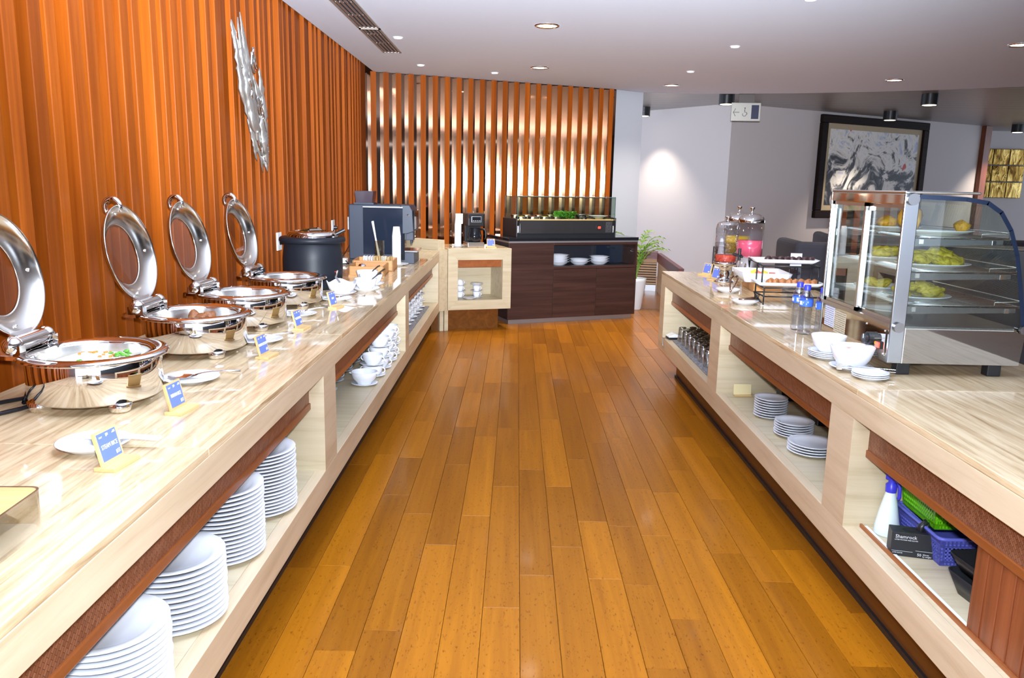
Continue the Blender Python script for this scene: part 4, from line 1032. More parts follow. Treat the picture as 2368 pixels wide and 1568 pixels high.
MB().box(1.005, -0.009, 0.092, 1.04, -0.006, 0.118).build('rocker_switch', mat('red_switch', (0.9,0.04,0.03), 0.3, emit=(1,0.05,0.03), estr=2.0), sbar)
for r in range(8):
    for c in range(4):
        MB().box(1.11 + 0.02*c, -0.0055, 0.055 + 0.015*r, 1.122 + 0.02*c, -0.0035, 0.060 + 0.015*r).build('vent_slot', M['alu'], sbar)
MB().box(0.0, 0.004, 0.198, LB, 0.008, 0.445).build('front_glass', M['glass_case'], sbar)
MB().box(0.0, DB-0.008, 0.198, LB, DB-0.004, 0.445).build('back_glass', M['glass_case'], sbar)
MB().box(0.0, 0.008, 0.198, 0.005, DB-0.008, 0.445).build('side_glass', M['glass_case'], sbar)
MB().box(LB-0.005, 0.008, 0.198, LB, DB-0.008, 0.445).build('side_glass', M['glass_case'], sbar)
MB().box(0.0, 0.004, 0.445, LB, DB-0.004, 0.450).build('top_glass', M['glass_case'], sbar)
ge = mat('glass_edge', (0.10,0.16,0.15), 0.1)
MB().box(-0.001, 0.003, 0.444, LB+0.001, 0.0085, 0.4515).build('glass_edge', ge, sbar)
MB().box(-0.001, 0.003, 0.198, 0.004, 0.0085, 0.448).build('glass_edge', ge, sbar)
MB().box(LB-0.004, 0.003, 0.198, LB+0.001, 0.0085, 0.448).build('glass_edge', ge, sbar)
for x in (0.12, 0.72, 1.1): MB().ball((x, 0.0, 0.448), 0.011, 12, 8).build('glass_clip', M['chrome'], sbar)
bpy.context.view_layer.update(); Ms = sbar.matrix_world.copy()
def sp_(x, y_, z): return tuple(Ms @ Vector((x, y_, z)))
pan = MB().lathe([(0, 0.0), (0.05, 0.0), (0.066, 0.07), (0.070, 0.072), (0.066, 0.073), (0.048, 0.004), (0, 0.004)], 28).mesh('bowl_shell', M['chrome'])
fc = [(0.78,0.60,0.06), (0.62,0.10,0.05), (0.80,0.66,0.10), (0.25,0.42,0.08), (0.75,0.72,0.62), (0.62,0.34,0.10), (0.70,0.18,0.06), (0.55,0.60,0.25)]
nmz = ['yellow corn', 'red tomato', 'yellow pepper', 'green pea', 'white onion', 'orange carrot', 'red bean', 'cucumber']
i = 0
for r in range(2):
    for c in range(4):
        t = thing('salad_bowl', 'small steel salad bowl of %s under the salad bar glass' % nmz[i], 'salad bowl', sp_(0.09 + 0.145*c, 0.105 + 0.17*r, 0.150 + 0.012*r), 0, 'salad bowls in the salad bar')
        link('bowl_shell', pan, t)
        fm_ = rough_mat('salad_' + nmz[i].replace(' ', '_'), [tuple(x*0.7 for x in fc[i]), fc[i]], 60)
        MB().lathe([(0, 0.078), (0.03, 0.074), (0.063, 0.060)], 20).build('filling', fm_, t)
        i += 1
mlet = rough_mat('lettuce', [(0.06,0.26,0.02), (0.22,0.55,0.06)], 40, 0.5)
def lettuce(name, loc, n, sprx, spry, lab):
    mb = MB(); rg = random.Random(4)
    for k in range(n):
        c = Vector((rg.uniform(-sprx, sprx), rg.uniform(-spry, spry), rg.uniform(0.0, 0.05))); a = rg.uniform(0, 6.28); vs = []; fs = []
        s_ = rg.uniform(0.03, 0.05)
        for i_ in range(4):
            for j_ in range(5):
                u_ = (i_-1.5)/1.5; w_ = (j_-2)/2
                vs.append(c + Vector((s_*(u_*math.cos(a) - w_*math.sin(a)), s_*(u_*math.sin(a) + w_*math.cos(a)), 0.02*math.sin(3*u_+2*w_*j_) + 0.014*(u_*u_ + w_*w_))))
        for i_ in range(3):
            for j_ in range(4): fs.append((i_*5+j_, i_*5+j_+1, (i_+1)*5+j_+1, (i_+1)*5+j_))
        mb.add(vs, fs, 0, True)
    return tag(mb.build(name, mlet, None, 0, loc), lab, 'lettuce')
lettuce('lettuce_pile', sp_(0.665, 0.16, 0.205), 50, 0.09, 0.09, 'heap of bright green lettuce inside the salad bar')
t = thing('salad_tray', 'square steel tray of lettuce inside the salad bar', 'tray', sp_(0.685, 0.19, 0.150), R_(23.2))
MB().box(-0.10, -0.13, 0, 0.10, 0.13, 0.050).build('tray', M['steel'], t, 0.01)
t = thing('salad_bowl', 'larger steel mixing bowl beside the lettuce in salad bar', 'salad bowl', sp_(0.89, 0.2, 0.150), 0, 'salad bowls in the salad bar')
MB().lathe([(0, 0), (0.05, 0), (0.085, 0.09), (0.088, 0.10), (0.084, 0.098), (0.045, 0.006), (0, 0.006)], 28).build('bowl_shell', M['chrome'], t)
tag(link('salad_plate', plate_mesh(0.115, 0.022), None, sp_(1.095, 0.16, 0.215), 0), 'white plate upon a bowl at salad bar end', 'plate')
tag(MB().lathe([(0, 0), (0.05, 0), (0.062, 0.027), (0, 0.027)], 28).build('plate_riser', M['bamboo'], None, 0, sp_(1.095, 0.16, 0.19)), 'round wooden riser under the plate in salad bar', 'riser')
sgm = MB(); sgm.box(0, -0.006, 0, 0.075, 0, 0.012)
tag(sgm.build('price_tag', mat('yellow_tag', (0.75,0.55,0.10), 0.5), None, 0, sp_(1.115, 0.030, 0.190), R_(23.2)), 'small yellow tag on the salad bar front rail', 'tag')
tg = thing('salad_tongs', 'dark salad tongs lying across the bowl in salad bar', 'tongs', sp_(0.90, 0.09, 0.204), R_(15))
for s_ in (-1, 1): MB().tube([(-0.10, 0, 0.002), (0.0, s_*0.012, 0.010), (0.10, s_*0.02, 0.002)], 0.006, 8).build('arm', M['black'], tg)

# ================================================================== FAR AREA: plant, grille ledge, sign, painting, gold tiles, sofas
pp = thing('potted_palm', 'green palm in a tall tapered white pot beside the dark cabinet', 'potted palm', (1.52, 10.05, 0))
MB().lathe([(0, 0), (0.075, 0), (0.08, 0.01), (0.125, 0.36), (0.128, 0.40), (0.115, 0.40), (0.108, 0.36), (0, 0.35)], 36).build('pot', M['white'], pp)
mpalm = rough_mat('palm_leaf', [(0.05,0.16,0.015), (0.20,0.38,0.05), (0.34,0.40,0.08)], 30, 0.5, 0.2)
rg = random.Random(8)
MB().lathe([(0, 0.355), (0.110, 0.355)], 24).build('soil', mat('soil', (0.04,0.025,0.015), 0.9), pp)
for k in range(15):
    a = rg.uniform(0, 6.28) if k > 5 else rg.uniform(-0.9, 0.9); Lr = rg.uniform(0.14, 0.30); H_ = rg.uniform(0.45, 0.70)
    fr_ = MB(); pts = []
    for i in range(10):
        t_ = i/9; pts.append(Vector((Lr*(t_**1.8)*math.cos(a)*1.2, Lr*(t_**1.8)*math.sin(a)*1.2, 0.35 + H_*(1.45*t_ - 0.55*t_**3))))
    fr_.tube(pts, 0.004, 5)
    for i in range(3, 10):
        p = pts[i]; d = (pts[i] - pts[i-1]).normalized(); side = d.cross(Vector((0,0,1))); side = side.normalized() if side.length > .01 else Vector((1,0,0))
        for s_ in (-1, 1):
            tip = p + side*s_*0.075 + d*0.06 - Vector((0,0,0.03)); w_ = d*0.009
            fr_.add([p - w_, p + w_, (p+tip)/2 + w_ + Vector((0,0,0.012)), tip, (p+tip)/2 - w_ + Vector((0,0,0.012))], [(0,1,2,4), (4,2,3)], 0, True)
    fr_.build('frond', mpalm, pp)
# louvred bench box with red ledge
mled = mat('maroon_ledge', (0.11,0.018,0.018), 0.4)
lb = thing('louvre_bench', 'low pale wood louvred box with maroon ledge along the beige wall', 'bench', (0, 0, 0))
pA, pB, pC = Vector((1.55, 12.35, 0)), Vector((2.14, 11.80, 0)), Vector((2.85, 10.30, 0))
pA, pB, pC = Vector((1.50, 12.0, 0)), Vector((2.09, 11.88, 0)), Vector((1.96, 9.60, 0))
def seg(p, q_, z0, z1, th, name, m, par):
    d = q_ - p; o = MB().box(0, 0, z0, d.length, th, z1).build(name, m, par, 0, p, math.atan2(d.y, d.x)); return o
seg(pA, pB, 0.0, 0.09, 0.30, 'plinth', M['alu'], lb)
mlw = wood('louvre_wood', (0.36,0.20,0.10), (0.50,0.30,0.16), 0, 40, 0.5)
seg(pA + Vector((0,0.03,0)), pB + Vector((0,0.03,0)), 0.09, 0.46, 0.25, 'carcass', M['shadow_black'], lb)
for k in range(9):
    seg(pA, pB, 0.10 + 0.037*k, 0.124 + 0.037*k, 0.03, 'louvre', mlw, lb)
seg(pA, pB, 0.425, 0.485, 0.03, 'top_rail', mlw, lb)
seg(pA - Vector((0,0.01,0)), pB - Vector((0,0.01,0)), 0.485, 0.575, 0.32, 'ledge', mled, lb)
seg(pC + Vector((0.02,0,0)), pB + Vector((0.02,0,0)), 0.0, 0.44, -0.04, 'side_panel', mlw, lb)
seg(pC, pB, 0.44, 0.570, -0.06, 'ledge', mled, lb)

# hanging restroom sign
hs = thing('hanging_sign', 'brushed metal direction sign with arrow and wheelchair symbol hung from ceiling', 'sign', (3.0, 11.0, 2.41), R_(-6))
MB().box(-0.19, -0.015, 0, 0.19, 0.015, 0.235).build('panel', mat('sign_metal', (0.40,0.38,0.34), 0.4, 0.5), hs, 0.003)
MB().box(-0.10, -0.02, 0.235, 0.10, 0.02, 0.395).build('hanger', mat('hanger_brown', (0.12,0.10,0.09), 0.5), hs)
ink = mat('sign_ink', (0.05,0.05,0.06), 0.5)
MB().box(0.070, -0.018, 0.028, 0.165, -0.014, 0.205).build('blue_panel', mat('sign_dark_blue', (0.03,0.035,0.08), 0.3), hs)
ar = MB(); ar.box(-0.165, -0.018, 0.108, -0.085, -0.015, 0.114)
ar.tube([(-0.135,-0.0165,0.160), (-0.150,-0.0165,0.130), (-0.165,-0.0165,0.111), (-0.150,-0.0165,0.092), (-0.135,-0.0165,0.062)], 0.003, 6)
ar.build('arrow', ink, hs)
wc = MB(); wc.tube([(-0.018+0.024*math.cos(R_(a)), -0.0165, 0.085+0.024*math.sin(R_(a))) for a in range(150, 400, 25)], 0.003, 6)
wc.tube([(-0.014,-0.0165,0.150), (-0.016,-0.0165,0.115), (0.008,-0.0165,0.110), (0.018,-0.0165,0.085)], 0.004, 6); wc.ball((-0.014,-0.0165,0.165), 0.008, 10, 6)
wc.build('wheelchair_symbol', ink, hs)
for x in (-0.075, 0.055): MB().box(x-0.001, -0.0165, 0.02, x+0.001, -0.0148, 0.215).build('divider', M['alu'], hs)

# framed abstract painting on the far wall
ad = math.atan2(15.897-12.713, 8.93-3.264); wd = Vector((math.cos(ad), math.sin(ad), 0)); wn = Vector((math.sin(ad), -math.cos(ad), 0))
P0 = Vector((3.264, 12.713, 0)) + wd*1.93 + wn*0.012
pt = thing('framed_painting', 'large dark framed abstract black and white painting with red strokes', 'painting', (P0.x, P0.y, 1.07), ad)
PW, PH = 2.80, 1.69
mfr = wood('carved_frame', (0.006,0.003,0.003), (0.024,0.012,0.010), 0, 120, 0.6, spec=0.15)
for nm, bx_ in (('frame_rail', (0, -0.07, 0, PW, 0.0, 0.13)), ('frame_rail', (0, -0.07, PH-0.13, PW, 0, PH)), ('frame_stile', (0, -0.07, 0.13, 0.15, 0, PH-0.13)), ('frame_stile', (PW-0.15, -0.07, 0.13, PW, 0, PH-0.13))):
    MB().box(*bx_).build(nm, mfr, pt, 0.012)
MB().box(0.15, -0.03, 0.13, PW-0.15, 0, PH-0.13).build('mount', mat('mount_board', (0.42,0.34,0.22), 0.7), pt)
mpn = mat('abstract_paint', (0.5,0.5,0.5), 0.5)
v = coords(mpn, (1.0, 1.0, 1.0), (0,0,0), False)
N_, L_, B_ = nodes(mpn)
nz = N_.new('ShaderNodeTexNoise'); nz.inputs['Scale'].default_value = 2.1; nz.inputs['Detail'].default_value = 8; nz.inputs['Distortion'].default_value = 2.6; nz.inputs['Roughness'].default_value = 0.62
L_.new(v, nz.inputs['Vector'])
# darker towards the lower half where the paint is dense (a property of the picture)
sx = N_.new('ShaderNodeSeparateXYZ'); L_.new(v, sx.inputs[0])
mr = N_.new('ShaderNodeMapRange'); mr.inputs[1].default_value = 1.5; mr.inputs[2].default_value = 0.45; mr.inputs[3].default_value = 0.10; mr.inputs[4].default_value = -0.05
L_.new(sx.outputs['Z'], mr.inputs[0])
ad_ = N_.new('ShaderNodeMath'); ad_.operation = 'ADD'; L_.new(nz.outputs['Fac'], ad_.inputs[0]); L_.new(mr.outputs[0], ad_.inputs[1])
c = ramp(mpn, ad_.outputs[0], [(0.41, (0.02,0.02,0.025)), (0.47, (0.15,0.15,0.16)), (0.52, (0.62,0.60,0.57)), (0.60, (0.74,0.72,0.68)), (0.72, (0.36,0.42,0.58))])
nr = noise(mpn, coords(mpn, (2.2, 2.2, 1.1), (0,0,0), False), 1.7, 2)
c = mix(mpn, ramp(mpn, nr, [(0.70, (0,0,0)), (0.72, (1,1,1))]), c, (0.55,0.03,0.02)); setc(mpn, c)
MB().box(0.24, -0.034, 0.22, PW-0.24, -0.028, PH-0.22).build('canvas', mpn, pt)

# gold tile relief on the lounge wall
ga = thing('gold_relief', 'brass square tile wall relief in a grid behind the wooden pillar', 'wall relief', (9.62, 17.04, 1.45))
mgold = mat('brushed_brass', (0.34,0.21,0.05), 0.3, 1.0); n_ = noise(mgold, coords(mgold, (9, 9, 3), (0, R_(40), 0)), 1.0, 4, 0.5, 1.0); bump(mgold, n_, 0.9, 0.05); setc(mgold, ramp(mgold, n_, [(0.35, (0.10,0.05,0.012)), (0.5, (0.34,0.21,0.05)), (0.68, (0.62,0.45,0.15))]))
gm = MB().box(0.005, -0.06, 0.005, 0.325, 0.0, 0.325).mesh('tile', mgold, 0.01)
for r in range(3):
    for c in range(3): link('tile', gm, ga, (0.335*c - 0.15, 0, 0.335*r))
# sofas and dark shapes of the lounge
mso_ = mat('charcoal_fabric', (0.050,0.050,0.066), 0.9); n_ = noise(mso_, coords(mso_, (200,200,200), (0,0,0), False), 1.0, 2); bump(mso_, n_, 0.3, 0.002)
def sofa(lab, loc, rotz, w, hback=1.0, arms=True):
    t = thing('lounge_sofa', lab, 'sofa', loc, rotz, 'charcoal lounge sofas')
    MB().box(0, 0, 0.10, w, 0.16, hback).build('backrest', mso_, t, 0.05, seg=3)
    MB().box(0, 0.14, 0.10, w, 0.80, 0.44).build('seat', mso_, t, 0.04, seg=3)
    for x in ((0, 0.14), (w-0.14, w)): MB().box(x[0], 0.05, 0.08, x[1], 0.82, hback - (0.0 if x[0] == 0 else 0.30)).build('arm', mso_, t, 0.05, seg=3)
    for x in (0.08, w-0.08):
        for y_ in (0.1, 0.72): MB().cyl((x, y_, 0), (x, y_, 0.11), 0.025, 12).build('leg', M['black'], t)
    return t
sofa('charcoal high backed sofa seen behind the snack stand and warmer', (2.78, 8.0, 0), R_(-4), 2.2, 1.02)
sofa('charcoal long sofa behind the glass food warmer, below the painting', (3.9, 10.3, 0), R_(-12), 3.0, 0.98)
mdk = mat('lounge_dark_counter', (0.035,0.032,0.036), 0.35)
tag(MB().box(0, 0, 0, 3.4, 0.5, 1.12).build('lounge_partition', mdk, None, 0.01, (3.2, 6.4, 0), R_(-28)), 'dark lounge partition behind the glass food warmer', 'partition')
lbx = mat('red_cloth', (0.30,0.015,0.02), 0.7)
# ================================================================== RIGHT COUNTER TOP
# tablet stand / till at the far end
pos = thing('card_terminal', 'tall black payment box standing at the far counter end', 'payment box', (1.655, 6.52, Z_TOP), R_(-8))
MB().box(-0.055, -0.02, 0, 0.09, 0.03, 0.215).build('body', M['black'], pos, 0.004)
MB().box(-0.045, -0.024, 0.02, 0.08, -0.019, 0.19).build('screen', M['black_gloss'], pos)
bt = thing('sauce_bottle', 'slim white bottle behind the fruit infused water dispenser', 'bottle', (1.585, 6.22, Z_TOP))
MB().lathe([(0, 0), (0.04, 0), (0.042, 0.01), (0.042, 0.11), (0.030, 0.14), (0.020, 0.24), (0.010, 0.30), (0, 0.30)], 24).build('body', M['white'], bt)
sign('small bamboo menu sign with blue card before the black payment box', (1.515, 6.34, Z_TOP), R_(-62), '', 0.95)
sign('small bamboo menu sign with blue card beside the infused water dispenser', (1.505, 6.00, Z_TOP), R_(-62), '', 0.95)

# infused water dispenser (patterned glass on chrome stem)
d1 = thing('water_dispenser', 'patterned glass water dispenser with strawberries on a chrome foot', 'dispenser', (1.535, 5.88, Z_TOP))
MB().lathe([(0, 0), (0.078, 0), (0.080, 0.008), (0.060, 0.020), (0.035, 0.045), (0.045, 0.075), (0.034, 0.10), (0.046, 0.13), (0.090, 0.148), (0.096, 0.16), (0.094, 0.175), (0.088, 0.176)], 40).build('stand', M['chrome'], d1)
dg_ = MB()
dg_.lathe([(0.086, 0.176), (0.088, 0.19), (0.088, 0.47), (0.082, 0.49), (0.078, 0.492)], 40)
mpg = thin_glass('patterned_glass', (0.86,0.87,0.89), 1.5, 0.02)
Ng, Lg = mpg.node_tree.nodes, mpg.node_tree.links
tcg = Ng.new('ShaderNodeTexCoord'); vg = Ng.new('ShaderNodeTexVoronoi'); vg.inputs['Scale'].default_value = 45; bg_ = Ng.new('ShaderNodeBump'); bg_.inputs['Strength'].default_value = 0.8; bg_.inputs['Distance'].default_value = 0.01
Lg.new(tcg.outputs['Object'], vg.inputs['Vector']); Lg.new(vg.outputs['Distance'], bg_.inputs['Height'])
for n_ in Ng:
    if n_.type in ('BSDF_GLOSSY', 'LAYER_WEIGHT'): Lg.new(bg_.outputs[0], n_.inputs['Normal'])
dg_.build('glass_jar', mpg, d1)
MB().lathe([(0.082, 0.488), (0.075, 0.505), (0.04, 0.518), (0.010, 0.522), (0.010, 0.54), (0.024, 0.55), (0.018, 0.562), (0, 0.565)], 32).build('lid', M['chrome'], d1)
MB().lathe([(0, 0.18), (0.083, 0.18), (0.083, 0.235), (0, 0.240)], 32).build('strawberry_layer', rough_mat('strawberry', [(0.40,0.02,0.01), (0.72,0.10,0.05)], 50, 0.3), d1)
MB().lathe([(0.084, 0.24), (0.084, 0.34), (0, 0.341)], 32).build('water', thin_glass('grey_water', (0.80,0.79,0.80), 0.6), d1)
tpd = MB(); tpd.cyl((0.05, -0.08, 0.245), (0.085, -0.14, 0.24), 0.012); tpd.cyl((0.10, -0.13, 0.23), (0.02, -0.13, 0.255), 0.010); tpd.cyl((0.075, -0.125, 0.20), (0.075, -0.125, 0.30), 0.011)
tpd.build('tap', M['black'], d1)
d1.scale = (0.92, 0.92, 0.86)
# cylinder dispensers
def juice(name, lab, loc, colr, hfill, zb=0.20):
    t = thing(name, lab, 'dispenser', loc, 0, 'cylinder drink dispensers')
    MB().lathe([(0, 0), (0.10, 0), (0.104, 0.01), (0.098, 0.03), (0.096, zb), (0.0, zb)], 44).build('base', M['chrome'], t)
    MB().lathe([(0.099, zb), (0.100, zb+0.01), (0.102, 0.475), (0.096, 0.476)], 44).build('cylinder', M['acrylic'], t)
    mj = mat(name + '_juice', colr, 0.25)
    MB().lathe([(0, zb+0.001), (0.0965, zb+0.001), (0.0975, hfill), (0, hfill)], 40).build('juice', mj, t)
    MB().lathe([(0.104, 0.470), (0.106, 0.490), (0.094, 0.515), (0.060, 0.540), (0.016, 0.550), (0.010, 0.552), (0.010, 0.575), (0.020, 0.592), (0.022, 0.598), (0, 0.600)], 44).build('lid', M['chrome'], t)
    MB().cyl((-0.02, -0.095, 0.18), (-0.02, -0.15, 0.18), 0.012).build('tap', M['black'], t)
    t.scale = (0.95, 0.95, 0.91)
    return t
juice('juice_dispenser', 'tall chrome lidded drink dispenser half full of pink juice', (1.775, 6.12, Z_TOP), (0.72,0.10,0.17), 0.325)
juice('juice_dispenser', 'tall chrome lidded drink dispenser holding yellow orange juice', (1.745, 6.36, Z_TOP), (0.85,0.52,0.02), 0.345)

# plates with tongs
def tongs(lab, loc, rot, m, L=0.20):
    t = thing('tongs', lab, 'tongs', loc, 0, 'serving tongs on right worktop'); t.rotation_euler = rot
    for s_ in (-1, 1):
        MB().tube([(0, 0, 0), (L*0.4, s_*0.014, 0), (L*0.85, s_*0.024, 0), (L, s_*0.012, 0)], 0.005, 8, rs=[0.005, 0.005, 0.006, 0.009]).build('arm', m, t)
    return t
mcop = mat('copper_tongs', (0.30,0.17,0.12), 0.25, 1.0)
rp = plate_mesh(0.082, 0.026, foot=0.55)
tag(link('rest_plate', rp, None, (1.415, 5.30, Z_TOP), 0), 'white small plate with standing copper tongs, nearer the infused water dispenser', 'plate', 'tong plates on right worktop')
tag(link('rest_plate', rp, None, (1.377, 4.76, Z_TOP), 0), 'white small plate with flat copper tongs, beside the wire stand', 'plate', 'tong plates on right worktop')
tongs('copper tongs leaning upright on the plate near the infused water dispenser', (1.405, 5.20, Z_TOP + 0.016), (0, R_(-48), R_(60)), mcop, 0.13)
tongs('copper tongs lying on the plate beside wire stand', (1.335, 4.735, Z_TOP + 0.033), (0, 0, R_(22)), mcop, 0.12)

# fruit dish on wood block
wbk = thing('wood_block', 'pale wood riser block under the white fruit dish', 'riser', (1.60, 5.35, Z_TOP), R_(-4))
for k in range(3): MB().box(0, 0.0 + 0.125*k, 0, 0.19, 0.123 + 0.125*k, 0.065).build('plank', M['crate'], wbk, 0.003)
fd = thing('fruit_dish', 'white rectangular ceramic dish of cut fruit on wood block', 'dish', (1.695, 5.52, Z_TOP + 0.065), R_(-4))
def tray(mb, wx, wy, h, th=0.006, flare=0.02):
    o0 = rrect(wx-flare, wy-flare, 0.02); o1 = rrect(wx, wy, 0.025); i1 = rrect(wx-th, wy-th, 0.02); i0 = rrect(wx-flare-th, wy-flare-th, 0.016); n = len(o0)
    vs = [(x, y_, 0) for x, y_ in o0] + [(x, y_, h) for x, y_ in o1] + [(x, y_, h) for x, y_ in i1] + [(x, y_, th) for x, y_ in i0]
    fs = [tuple(reversed(range(n))), tuple(range(3*n, 4*n))]
    for L_i in range(3): fs += [(L_i*n+k, L_i*n+(k+1) % n, (L_i+1)*n+(k+1) % n, (L_i+1)*n+k) for k in range(n)]
    return mb.add(vs, fs, 0, True)
tray(MB(), 0.165, 0.20, 0.062).build('dish', M['ceramic'], fd)
MB().prism(rrect(0.135, 0.17, 0.02), 0.006, 0.036).build('ice_bed', mat('crushed_ice', (0.70,0.74,0.76), 0.4), fd)
mfru = [mat('watermelon', (0.75,0.15,0.12), 0.35), mat('pineapple', (0.85,0.62,0.08), 0.4)]
for i, (dx, dy, j) in enumerate([(-0.07,-0.08,0), (-0.03,-0.03,0), (0.0,-0.09,1), (0.03,-0.05,1), (0.07,-0.08,0), (0.06,0.0,0), (-0.06,0.04,1)]):
    o = MB().prism([(0,0), (0.05,0), (0.025,0.042)], 0, 0.02).build('fruit_slice', mfru[j], None, 0.002, (1.695+dx, 5.52+dy, Z_TOP+0.104), i)
    o.rotation_euler = (R_(25), R_(15*(i % 3)), i*0.9)
    tag(o, 'red watermelon slice in the white fruit dish' if j == 0 else 'yellow pineapple slice in the white fruit dish', 'fruit', 'fruit slices in the white dish')
ac = thing('acrylic_stand', 'clear acrylic card holder behind the wire snack stand', 'card holder', (1.79, 5.13, Z_TOP), R_(-8))
MB().box(-0.035, -0.002, 0, 0.035, 0.002, 0.285).build('panel', M['acrylic'], ac)
MB().box(-0.035, -0.0035, 0.20, 0.035, -0.0025, 0.282).build('card', mat('pale_card', (0.60,0.62,0.75), 0.6), ac)
MB().box(-0.035, -0.03, 0, 0.035, 0.03, 0.003).build('foot', M['acrylic'], ac)

# two tier wire stand
wsd = thing('wire_stand', 'black wire two tier stand carrying two white platters', 'stand', (1.475, 4.72, Z_TOP), R_(-3))
def wire(pts, r=0.0045): return MB().tube(pts, r, 8).build('wire', M['black'], wsd)
Wd, Dp = 0.33, 0.21
for x in (0.0, Wd):
    wire([(x, 0, 0.005), (x, 0, 0.105)]); wire([(x, Dp, 0.005), (x, Dp, 0.225)]); wire([(x, 0.02, 0.105), (x, Dp, 0.105)]); wire([(x, 0, 0.105), (x, 0.02, 0.105)])
    wire([(x, 0.06, 0.23), (x, Dp+0.12, 0.235)]); wire([(x, Dp, 0.225), (x, Dp, 0.235)]); wire([(x, 0.07, 0.105), (x, 0.07, 0.23)])
wire([(0, 0, 0.105), (Wd, 0, 0.105)]); wire([(0, Dp, 0.105), (Wd, Dp, 0.105)]); wire([(0, 0.06, 0.23), (Wd, 0.06, 0.23)]); wire([(0, Dp+0.12, 0.235), (Wd, Dp+0.12, 0.235)])
wire([(0, 0, 0.055), (Wd, 0, 0.055)]); wire([(0, Dp, 0.055), (Wd, Dp, 0.055)]); wire([(0, 0, 0.055), (0, Dp, 0.055)])
for s_ in range(5):   # leaf shaped scrolls on the side
    wire([(-0.002, 0.03 + 0.03*s_, 0.012), (-0.02, 0.05 + 0.03*s_, 0.04 + 0.006*s_), (-0.002, 0.09 + 0.02*s_, 0.055)], 0.0035)
pl = thing('snack_platter', 'white rectangular platter of crisp brown sausages on the lower tier', 'platter', (1.645, 4.825, Z_TOP + 0.1095), R_(-3), 'white snack platters')
tray(MB(), 0.205, 0.085, 0.024, 0.005, 0.03).build('dish', M['ceramic'], pl)
pu = thing('snack_platter', 'white rectangular platter of dark chocolate brown bites on the upper tier', 'platter', (1.645, 4.925, Z_TOP + 0.2395), R_(-3), 'white snack platters')
tray(MB(), 0.200, 0.085, 0.024, 0.005, 0.03).build('dish', M['ceramic'], pu)
ms1 = rough_mat('crisp_sausage', [(0.26,0.09,0.03), (0.50,0.20,0.07)], 60, 0.4); ms2 = rough_mat('dark_bite', [(0.025,0.010,0.012), (0.06,0.025,0.028)], 60, 0.3)
n1 = [nugget('sausage_bite', ms1, 40+s_, 0.020, 0.22) for s_ in range(3)]; n2 = [nugget('dark_bite', ms2, 50+s_, 0.019, 0.18) for s_ in range(3)]
for k in range(16):
    x = -0.115 + 0.0185*k
    o = link('sausage_bite', n1[k % 3], None, (1.645+x, 4.815 + (0.022 if k % 2 else -0.012) - 0.05*x, Z_TOP + 0.132), k*1.1); tag(o, 'crisp brown sausage bite on the lower white platter', 'snack', 'sausage bites on the lower platter')
    o = link('dark_bite', n2[k % 3], None, (1.655+x, 4.918 + (0.022 if k % 2 else -0.012) - 0.05*x, Z_TOP + 0.2595), k*1.7); tag(o, 'dark brown bite on the upper white platter', 'snack', 'dark bites on the upper platter')

# water bottles
def bottle():
    t = thing('water_bottle', 'x', 'bottle')
    prof = [(0, 0.0), (0.024, 0.0), (0.030, 0.006)]
    for k in range(8): prof += [(0.031, 0.018 + 0.014*k), (0.0285, 0.025 + 0.014*k)]
    prof += [(0.031, 0.135), (0.031, 0.172), (0.027, 0.192), (0.016, 0.208), (0.013, 0.214), (0.013, 0.222)]
    MB().lathe(prof, 28).build('body', M['pet'], t)
    MB().lathe([(0.0318, 0.138), (0.0318, 0.170)], 28).build('wrap_label', M['blue_label'], t)
    MB().lathe([(0.0321, 0.145), (0.0321, 0.163)], 28).build('label_print', M['label_print'], t)
    MB().lathe([(0.0155, 0.213), (0.0158, 0.235), (0.014, 0.238), (0, 0.238)], 24).build('cap', mat('blue_cap', (0.04,0.05,0.55), 0.35), t)
    return t
M['pet'] = thin_glass('clear_pet', (0.90,0.93,0.99), 2.2, 0.08, 0.06)
M['blue_label'] = mat('blue_label', (0.05,0.14,0.62), 0.3)
lp = mat('label_print', (0.8,0.85,0.95), 0.3); n_ = noise(lp, coords(lp, (60, 60, 20)), 1.0, 2); setc(lp, ramp(lp, n_, [(0.50, (0.05,0.14,0.62)), (0.54, (0.85,0.88,0.96))])); M['label_print'] = lp
wbt = Kind(bottle())
GW = 'water bottles with blue caps'
wbt.put((1.395, 3.905, Z_TOP), 0, 'clear water bottle with blue cap and label, furthest from the glass warmer', GW)
wbt.put((1.388, 3.785, Z_TOP), 0.8, 'clear water bottle with blue cap and label, middle of the three', GW)
wbt.put((1.432, 3.692, Z_TOP), 1.6, 'clear water bottle with blue cap and label, tight against the glass warmer', GW)

